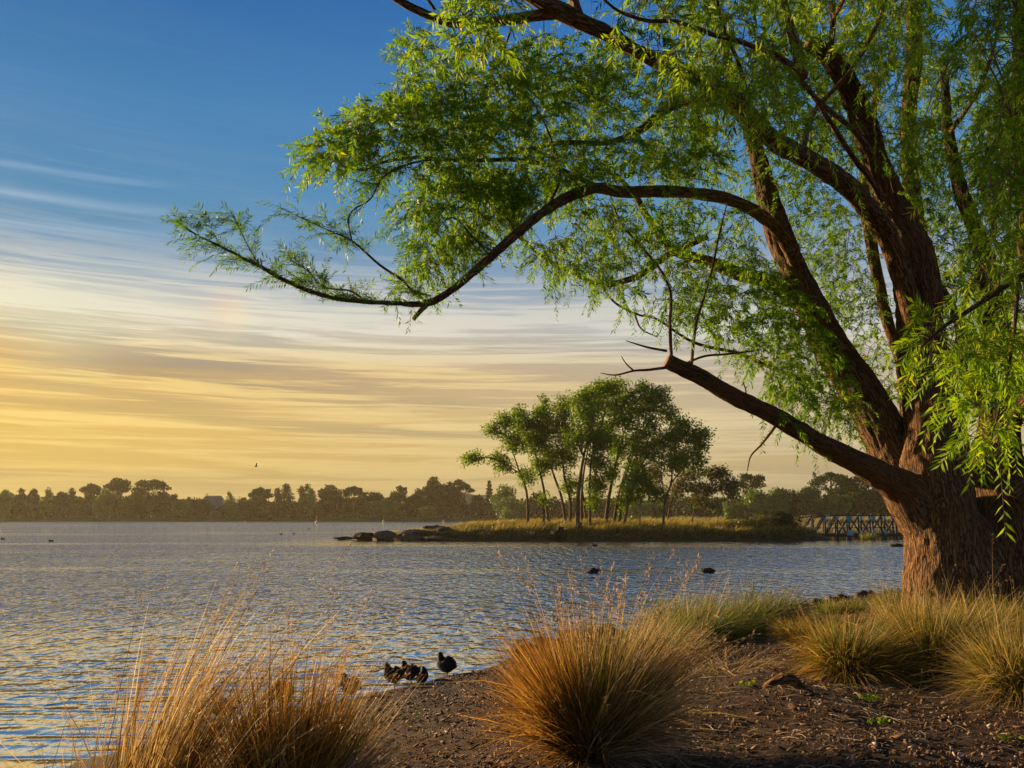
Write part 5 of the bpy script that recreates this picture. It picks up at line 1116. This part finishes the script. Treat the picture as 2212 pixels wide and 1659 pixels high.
yx = bx0 + 3.3 * SP
reeds('yellow_reeds', 'yellow-green reeds standing in the water before the footbridge', yx - .4, yx + 1.5, 98.4, 99.8, 260, 1.1, .04, 'yreed')
reeds('bridge_reeds', 'green-brown reeds behind the footbridge', bx0 + 2.5, bx0 + 17, 108, 113, 1500, 2.1, .06, 'reed')
reeds('far_reed_bed', 'long pale reed bed along the far right shore', 20, 260, lambda X: far_edge(X), 9, 16000, 3.1, .22, 'reed')

# ---------------------------------------------------------------- far shore trees
def far_tree(px, top, wpx, typ, Yd, label, seed, mat='leaf_far', name=None):
    """px, top, wpx in the 1024 px picture; typ: round, umbrella, poplar, cone, tiered"""
    g = np.random.default_rng(seed); b = P(px, 512, Yd); b[2] = float(height(b[0], Yd)) - .2
    H = P(px, top, Yd)[2] - b[2]; Wm = wpx / F * Yd * 1.22
    root = empty(name or {'umbrella': 'umbrella_pine', 'poplar': 'poplar_tree', 'cone': 'conifer', 'tiered': 'norfolk_pine'}.get(typ, 'far_tree'), b, label=label, cat='tree', group='trees along the far shore')
    tw = max(.35, Wm * .035); T = Acc(); A = Acc()
    th = {'round': .55, 'umbrella': .78, 'poplar': .8, 'cone': .9, 'tiered': .97}[typ]
    V, Fq, _ = tube_arrays(spline(np.array([(0, 0, -.5, tw), (g.normal(0, .3), 0, H * .3, tw * .8), (g.normal(0, .5), 0, H * th, tw * .3)]), 1.5), 7, 0, 1); T.add(V, Fq)
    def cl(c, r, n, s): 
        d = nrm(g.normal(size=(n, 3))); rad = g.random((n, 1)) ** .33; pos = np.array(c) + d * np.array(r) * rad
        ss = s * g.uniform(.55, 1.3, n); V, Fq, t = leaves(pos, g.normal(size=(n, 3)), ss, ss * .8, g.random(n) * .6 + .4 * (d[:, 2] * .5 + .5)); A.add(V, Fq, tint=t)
    q = Yd / 430
    if typ == 'round':
        for i in range(16):
            a = g.uniform(0, 6.28); rr = Wm * .30 * math.sqrt(g.random()); zc = H * g.uniform(.22, .84); sh = math.sqrt(max(.1, 1 - ((zc / H - .5) / .55) ** 2))
            cl((rr * math.cos(a) * 1.15 * sh, rr * math.sin(a), zc), (Wm * .20, Wm * .20, H * .14), 130, 1.15 * q)
        cl((0, 0, H * .5), (Wm * .38, Wm * .3, H * .36), 500, 1.5 * q); cl((0, 0, H * .93), (Wm * .18, Wm * .18, H * .07), 80, 1.0 * q)
    elif typ == 'umbrella':
        for i in range(18):
            a = g.uniform(0, 6.28); rr = Wm * .42 * math.sqrt(g.random()); zc = H * (.90 - .26 * (rr / (Wm * .45)) ** 2 + g.normal(0, .012)); x_ = rr * math.cos(a); y_ = rr * math.sin(a)
            cl((x_, y_, zc), (Wm * .13, Wm * .13, H * .06), 110, .95 * q)
            if i % 2 == 0:
                V, Fq, _ = tube_arrays(spline(np.array([(0, 0, H * .38, tw * .5), (x_ * .5, y_ * .5, H * .62, tw * .32), (x_, y_, zc, .12)]), 1.5), 5, 0, 1); T.add(V, Fq)
        for i in range(6):
            cl((g.normal(0, Wm * .16), g.normal(0, Wm * .16), H * g.uniform(.5, .75)), (Wm * .12, Wm * .12, H * .05), 50, 1.0 * q)
    elif typ == 'poplar':
        for i in range(9):
            zc = H * (.2 + .085 * i); cl((g.normal(0, Wm * .10), g.normal(0, Wm * .1), zc), (Wm * .36 * math.sin(math.pi * (.22 + i * .075)), Wm * .3, H * .11), 120, .95 * q)
    elif typ == 'cone':
        for i in range(10):
            f = i / 9; cl((g.normal(0, Wm * .05), 0, H * (.12 + .82 * f)), (Wm * .5 * (1 - f) ** .8 + .4, Wm * .4 * (1 - f) + .4, H * .07), int(150 * (1 - f) + 30), .95 * q)
    elif typ == 'tiered':
        for i in range(9):
            f = i / 8; rr = Wm * .5 * (1 - f) ** .8 + .3
            for k in range(5):
                a = k * 1.257 + i * .5; cl((rr * .6 * math.cos(a), rr * .6 * math.sin(a), H * (.22 + .74 * f)), (rr * .5, rr * .5, H * .03), 34, .8 * q)
    T.build('trunk', M['bark_grey'], root); A.build('crown', M[mat], root)
def C1(cx, cy): return cx * .6329 / 4, (1800 + cy * .6329) / 4
def C2w(w): return w * .8137 / 4
def C3(cx, cy): return (2400 + cx * .7667) / 4, (1800 + cy * .7667) / 4
FT = []
for cx, top, w, ty, Yd, mt, lab in [
    (22, 250, 80, 'round', 452, 'leaf_pale', 'hazy round tree at the far left end of the far shore'),
    (66, 272, 60, 'poplar', 458, 'leaf_pale', 'narrow hazy tree second from the left end of the far shore'),
    (125, 246, 100, 'round', 460, 'leaf_far', 'broad hazy tree third from the left end of the far shore'),
    (208, 246, 60, 'round', 466, 'leaf_far', 'tree with a flat wispy top left of the first narrow upright tree'),
    (285, 238, 72, 'poplar', 455, 'leaf_pale', 'upright column-shaped tree standing free in a gap on the far left shore'),
    (372, 266, 90, 'round', 462, 'leaf_far', 'rounded tree right of the free-standing column-shaped tree'),
    (442, 238, 56, 'poplar', 464, 'leaf_far', 'narrow pointed tree left of the three big umbrella pines'),
    (565, 206, 125, 'umbrella', 470, 'leaf_far', 'left and lowest of the three big umbrella pines on the left shore'),
    (650, 244, 110, 'round', 452, 'leaf_pale', 'pale feathery tree in front of the two biggest umbrella pines'),
    (738, 168, 160, 'umbrella', 474, 'leaf_far', 'middle of the three big umbrella pines with a high domed top'),
    (935, 172, 215, 'umbrella', 470, 'leaf_far', 'widest of the three big umbrella pines, with steps down its right side'),
    (850, 236, 110, 'round', 460, 'leaf_far', 'dark round tree between the two biggest umbrella pines'),
    (1010, 262, 110, 'round', 464, 'leaf_far', 'dark round tree tucked under the right side of the widest umbrella pine'),
    (1095, 282, 100, 'round', 456, 'leaf_far', 'round tree on the slope right of the widest umbrella pine'),
    (1150, 318, 150, 'round', 453, 'leaf_pale', 'low wide willow-like tree near the gap with the distant hills'),
    (1192, 298, 42, 'cone', 470, 'leaf_far', 'small pointed tree above the low wide tree at the gap'),
    (1282, 316, 84, 'round', 455, 'leaf_far', 'low dark tree left of the pale house'),
    (1452, 257, 110, 'cone', 458, 'leaf_pale', 'broad conifer standing alone right of the pale house'),
    (1535, 302, 70, 'round', 462, 'leaf_far', 'low round tree just right of the broad conifer'),
    (1645, 225, 120, 'umbrella', 470, 'leaf_far', 'umbrella-shaped tree with sky showing under it, right of the broad conifer'),
    (1610, 292, 120, 'round', 458, 'leaf_far', 'round tree standing in front of the small umbrella-shaped tree'),
    (1755, 238, 62, 'poplar', 468, 'leaf_far', 'upright tree left of a double rounded top'),
    (1812, 208, 92, 'poplar', 466, 'leaf_far', 'tall rounded tree, left peak of the pair of peaks'),
    (1700, 332, 170, 'round', 452, 'leaf_far', 'low dark willow-like tree at the water below the tall peaks'),
    (1914, 210, 76, 'poplar', 464, 'leaf_far', 'tall pointed tree, right peak of the pair of peaks'),
    (1962, 232, 76, 'poplar', 458, 'leaf_pale', 'pale narrow tree directly above the yellow buoy'),
    (2078, 220, 140, 'round', 466, 'leaf_far', 'large dark round tree right of the yellow buoy')]:
    px, py = C1(cx, top); FT.append((px, py, w * .158, ty, Yd, lab, mt))
for cx, top, w, ty, Yd, mt, lab in [
    (150, 542, 110, 'round', 460, 'leaf_far', 'dark round tree left of the flat-topped pine in the middle of the far shore'),
    (262, 538, 95, 'umbrella', 464, 'leaf_far', 'flat-topped pine with a small spire beside it in the middle of the far shore'),
    (350, 574, 120, 'round', 462, 'leaf_far', 'low dark tree in front of the distant hill'),
    (486, 544, 84, 'round', 466, 'leaf_far', 'round dark tree against the distant hill'),
    (420, 612, 160, 'round', 454, 'leaf_pale', 'wide pale willow-like tree at the water below the distant hill'),
    (582, 556, 64, 'poplar', 458, 'leaf_far', 'upright tree at the left shoulder of the tall twin crowns'),
    (655, 498, 108, 'round', 464, 'leaf_far', 'tall round tree, left one of the twin crowns beyond the island tip'),
    (784, 504, 135, 'umbrella', 466, 'leaf_far', 'wide domed pine, right one of the twin crowns beyond the island tip'),
    (760, 560, 110, 'round', 462, 'leaf_far', 'dark tree filling the space below the wide domed pine'),
    (872, 590, 60, 'round', 462, 'leaf_far', 'low round tree left of the tiered pine'),
    (630, 646, 90, 'round', 450, 'leaf_pale', 'small pale bush-like tree at the water beyond the island tip'),
    (930, 520, 44, 'tiered', 458, 'leaf_far', 'slim tiered pine standing clear above its neighbours'),
    (1004, 538, 128, 'round', 430, 'leaf_pale', 'broad pale green tree right of the slim tiered pine'),
    (1040, 596, 110, 'round', 410, 'leaf_pale', 'lower pale tree in front of the broad pale green one'),
    (1158, 576, 100, 'round', 415, 'leaf_far', 'dark round tree seen between the two leftmost island trunks'),
    (1245, 598, 100, 'round', 405, 'leaf_far', 'low dark tree seen behind the left part of the island grove'),
    (1360, 600, 130, 'round', 395, 'leaf_far', 'dark tree seen behind the pale thick island trunk'),
    (1500, 606, 130, 'round', 380, 'leaf_far', 'dark tree seen behind the middle trunks of the island grove'),
    (1640, 604, 130, 'round', 365, 'leaf_pale', 'hazy tree seen behind the low bushy island tree'),
    (1770, 596, 120, 'round', 350, 'leaf_far', 'dark tree seen behind the bright leafy island tree')]:
    px, py = C2(cx, top); FT.append((px, py, w * .2035, ty, Yd, lab, mt))
for cx, top, w, ty, Yd, mt, lab in [
    (520, 240, 150, 'round', 330, 'leaf_far', 'dark tree behind the low spreading island tree'),
    (640, 250, 130, 'round', 322, 'leaf_far', 'dark round tree just left of the great umbrella tree on the right shore'),
    (795, 106, 180, 'umbrella', 318, 'leaf_far', 'great umbrella tree with bare ribs standing alone on the right shore'),
    (800, 202, 130, 'round', 306, 'leaf_pale', 'yellow-green tree at the foot of the great umbrella tree'),
    (700, 262, 110, 'round', 304, 'leaf_pale', 'low grey-green bush-like tree left of the yellow-green one'),
    (940, 198, 130, 'round', 306, 'leaf_pale', 'pale green tree between the yellow-green tree and the bridge end'),
    (880, 236, 90, 'round', 316, 'leaf_far', 'dark low tree between the two pale green trees'),
    (1012, 210, 60, 'cone', 312, 'leaf_far', 'small dark conifer between two pale green trees above the footbridge'),
    (1090, 188, 118, 'round', 306, 'leaf_pale', 'tall pale green tree above the left end of the footbridge'),
    (1132, 114, 74, 'cone', 326, 'leaf_far', 'tall dark cone-shaped tree above the footbridge'),
    (1215, 106, 190, 'umbrella', 328, 'leaf_far', 'dark domed pine right of the tall cone-shaped tree'),
    (1240, 232, 150, 'round', 304, 'leaf_pale', 'round grey-green tree low above the middle of the footbridge'),
    (1260, 170, 190, 'round', 322, 'leaf_far', 'dark mass of a tree between the domed pines above the footbridge'),
    (1370, 124, 180, 'umbrella', 326, 'leaf_far', 'dark domed pine partly hidden by the sawn-off willow limb'),
    (1420, 208, 170, 'round', 312, 'leaf_far', 'dark round tree next to the willow trunk above the footbridge'),
    (1560, 150, 190, 'round', 320, 'leaf_far', 'dark tree hidden behind the willow trunk'),
    (2160, 60, 150, 'round', 130, 'leaf_pale', 'green tree seen in the gap right of the second willow trunk')]:
    px, py = C3(cx, top); FT.append((px, py, w * .1917, ty, Yd, lab, mt))
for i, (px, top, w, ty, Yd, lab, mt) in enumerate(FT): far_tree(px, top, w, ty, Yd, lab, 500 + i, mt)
# dense low growth that fills the shore line behind and between the trees
def wood(name, label, xs, Yf, hmean, mat, n, size, yr):
    X = rng.uniform(*xs, n); hmean = np.interp(X, hmean[0], hmean[1]); Yb = Yf(X) + rng.uniform(*yr, n); h = hmean * (1 + .30 * vnoise(X / 14 + 300, Yb / 300 + 3, 64, 61) + .22 * vnoise(X / 5 + 300, Yb / 9 + 3, 64, 62))
    Z = height(X, Yb) + h * rng.random(n) ** .7; pos = np.stack([X, Yb, Z], -1); s = size * rng.uniform(.6, 1.3, n)
    t = rng.random(n) * .6 + .4 * (vnoise(X / 9 + 100, Z / 3 + 9, 64, 63) * .5 + .5)
    V, Fq, tt = leaves(pos, rng.normal(size=(n, 3)), s, s * .85, t); o = link(name, mesh(name, V, Fq, attrs={'tint': tt}), M[mat]); tag(o, label, 'undergrowth', kind='stuff')
wood('far_undergrowth', 'dark undergrowth massed beneath the far shore trees', (-330, 40), lambda X: far_edge(X), ((-300, -180, -165, -140, -120, -60, 0), (9, 10, 6, 6, 8.5, 9, 9)), 'leaf_far', 42000, 1.7, (14, 34))
wood('far_undergrowth', 'dark undergrowth massed beneath the trees of the far right shore', (20, 200), lambda X: far_edge(X), ((0, 200), (7.5, 7)), 'leaf_far', 24000, 1.4, (28, 48))

# ---------------------------------------------------------------- far buildings, fence, buoys, masts
def house(px, Yd, w, dp, h, rh, label):
    b = P(px, 515, Yd); b[2] = float(height(b[0], Yd)); root = empty('house', b, .2, label, 'house')
    A = Acc(); box(A, (0, 0, h / 2), (w, dp, h)); A.build('wall', M['white'], root)
    A = Acc(); v = np.array([(-w / 2 - .4, -dp / 2 - .4, h), (w / 2 + .4, -dp / 2 - .4, h), (w / 2 + .4, dp / 2 + .4, h), (-w / 2 - .4, dp / 2 + .4, h), (-w / 2 + 1, 0, h + rh), (w / 2 - 1, 0, h + rh)]); v[:, 2] += .02
    A.add(v, np.array([[0, 1, 5, 4], [2, 3, 4, 5], [1, 2, 5, 5], [3, 0, 4, 4], [3, 2, 1, 0]])[[0, 1, 4]]); A.add(v[[1, 2, 5, 3, 0, 4]], np.array([[0, 1, 2, 2], [3, 4, 5, 5]])[:0].reshape(0, 4)) if False else None
    A.add(np.array([v[1], v[2], v[5], v[5] + [.01, 0, 0]]), np.array([[0, 1, 2, 3]])); A.add(np.array([v[3], v[0], v[4], v[4] - [.01, 0, 0]]), np.array([[0, 1, 2, 3]]))
    A.build('roof', M['roofc'], root)
    for k in (-.3, 0.05, .33):
        A = Acc(); box(A, (k * w, -dp / 2 - .03, h * .55), (1.2, .06, 1.3)); A.build('window', M['metal'], root)
house(212.5, 466, 10, 8, 9.5, 2.5, 'pale two-storey house half hidden by trees left of the broad conifer')
house(466, 468, 13, 9, 3.6, 2.4, 'low pale house under the wide domed pine beyond the island tip')
def buoy(px, py, mat, label, s=1.0, st=True):
    g = G(px, py, 0); root = empty('buoy', g, label=label, cat='buoy', group='marker buoys on the far water')
    V, Fq, u = tube_arrays(spline(np.array([(0, 0, -.3, .35), (0, 0, 0, .55), (0, 0, .5, .5), (0, 0, .9, .22), (0, 0, 1.2, .12)]) * [1, 1, s, s], .1), 14, 0, 1); link('float', mesh('float', V, Fq, u), M[mat], root, True)
    if st:
        V, Fq, u = tube_arrays(spline(np.array([(0, 0, 1.1, .07), (0, 0, 2.6, .06)]), .4), 8, 0, 1); link('mast', mesh('mast', V, Fq, u), M[mat], root, True)
        A = Acc(); box(A, (0, 0, 2.6), (.5, .08, .5), np.array(Matrix.Rotation(R(45), 3, 'Y'))); A.build('top_mark', M[mat], root)
buoy(316.5, 523.0, 'yellow', 'yellow marker buoy with a mast on the left half of the far water'); buoy(383.5, 522.2, 'yellow', 'small yellow marker buoy directly left of the island tip grass')
buoy(443.8, 522.0, 'orange', 'orange float on the far water just above the island boulders', 1.0, False); buoy(245, 521.9, 'orange', 'orange float far out left of the yellow buoy', .9, False)
# fence on the far right lawn
fx0, fx1 = P(712, 512, 318)[0], P(846, 512, 318)[0]
fo = np.array([fx0, 318, float(height(fx0, 318))]); fn = empty('fence', fo, label='long white post-and-rail fence on the far right lawn', cat='fence')
n = 28; zs = [float(height(fx0 + (fx1 - fx0) * i / n, 318)) - fo[2] for i in range(n + 1)]
for i in range(n + 1):
    A = Acc(); box(A, ((fx1 - fx0) * i / n, 0, zs[i] + .75), (.16, .16, 1.6)); A.build('post', M['white'], fn)
A = Acc()
for i in range(n): bar(A, ((fx1 - fx0) * i / n, -.12, zs[i] + 1.4), ((fx1 - fx0) * (i + 1) / n, -.12, zs[i + 1] + 1.4), .05, .08)
A.build('rail', M['white'], fn)
# antenna masts beyond the gap
for px, lab in ((206, 'thin antenna mast above the gap in the far trees, with two cross bars'), (239, 'short thin antenna mast right of the taller mast')):
    b = P(px, 515, 480); b[2] = float(height(b[0], 480)); tp_ = P(px, 493 if px < 220 else 496, 480)[2] - b[2]; root = empty('antenna_mast', b, label=lab, cat='antenna')
    A = Acc(); bar(A, (0, 0, 0), (.001, 0, tp_), .22, .22); A.build('mast', M['metal'], root)
    A = Acc(); bar(A, (-1.3, -.2, tp_ * .95), (1.3, -.2, tp_ * .95), .15, .15); bar(A, (-.9, -.2, tp_ * .85), (.9, -.2, tp_ * .85), .15, .15); A.build('cross_bar', M['metal'], root)

# ---------------------------------------------------------------- haze
hm = bpy.data.materials.new('haze_air'); hm.use_nodes = True; N = NT(hm.node_tree)
vol = N.node('ShaderNodeVolumePrincipled', {'Color': (0.92, 0.84, 0.55, 1), 'Density': 0.00011, 'Anisotropy': 0.3})
ho = N.node('ShaderNodeOutputMaterial'); N.l.new(vol.outputs[0], ho.inputs[1])
A = Acc(); box(A, (0, 900, 17.5), (5000, 2400, 41)); tag(A.build('haze', hm), 'thin golden evening haze over the lake', 'haze', kind='stuff')
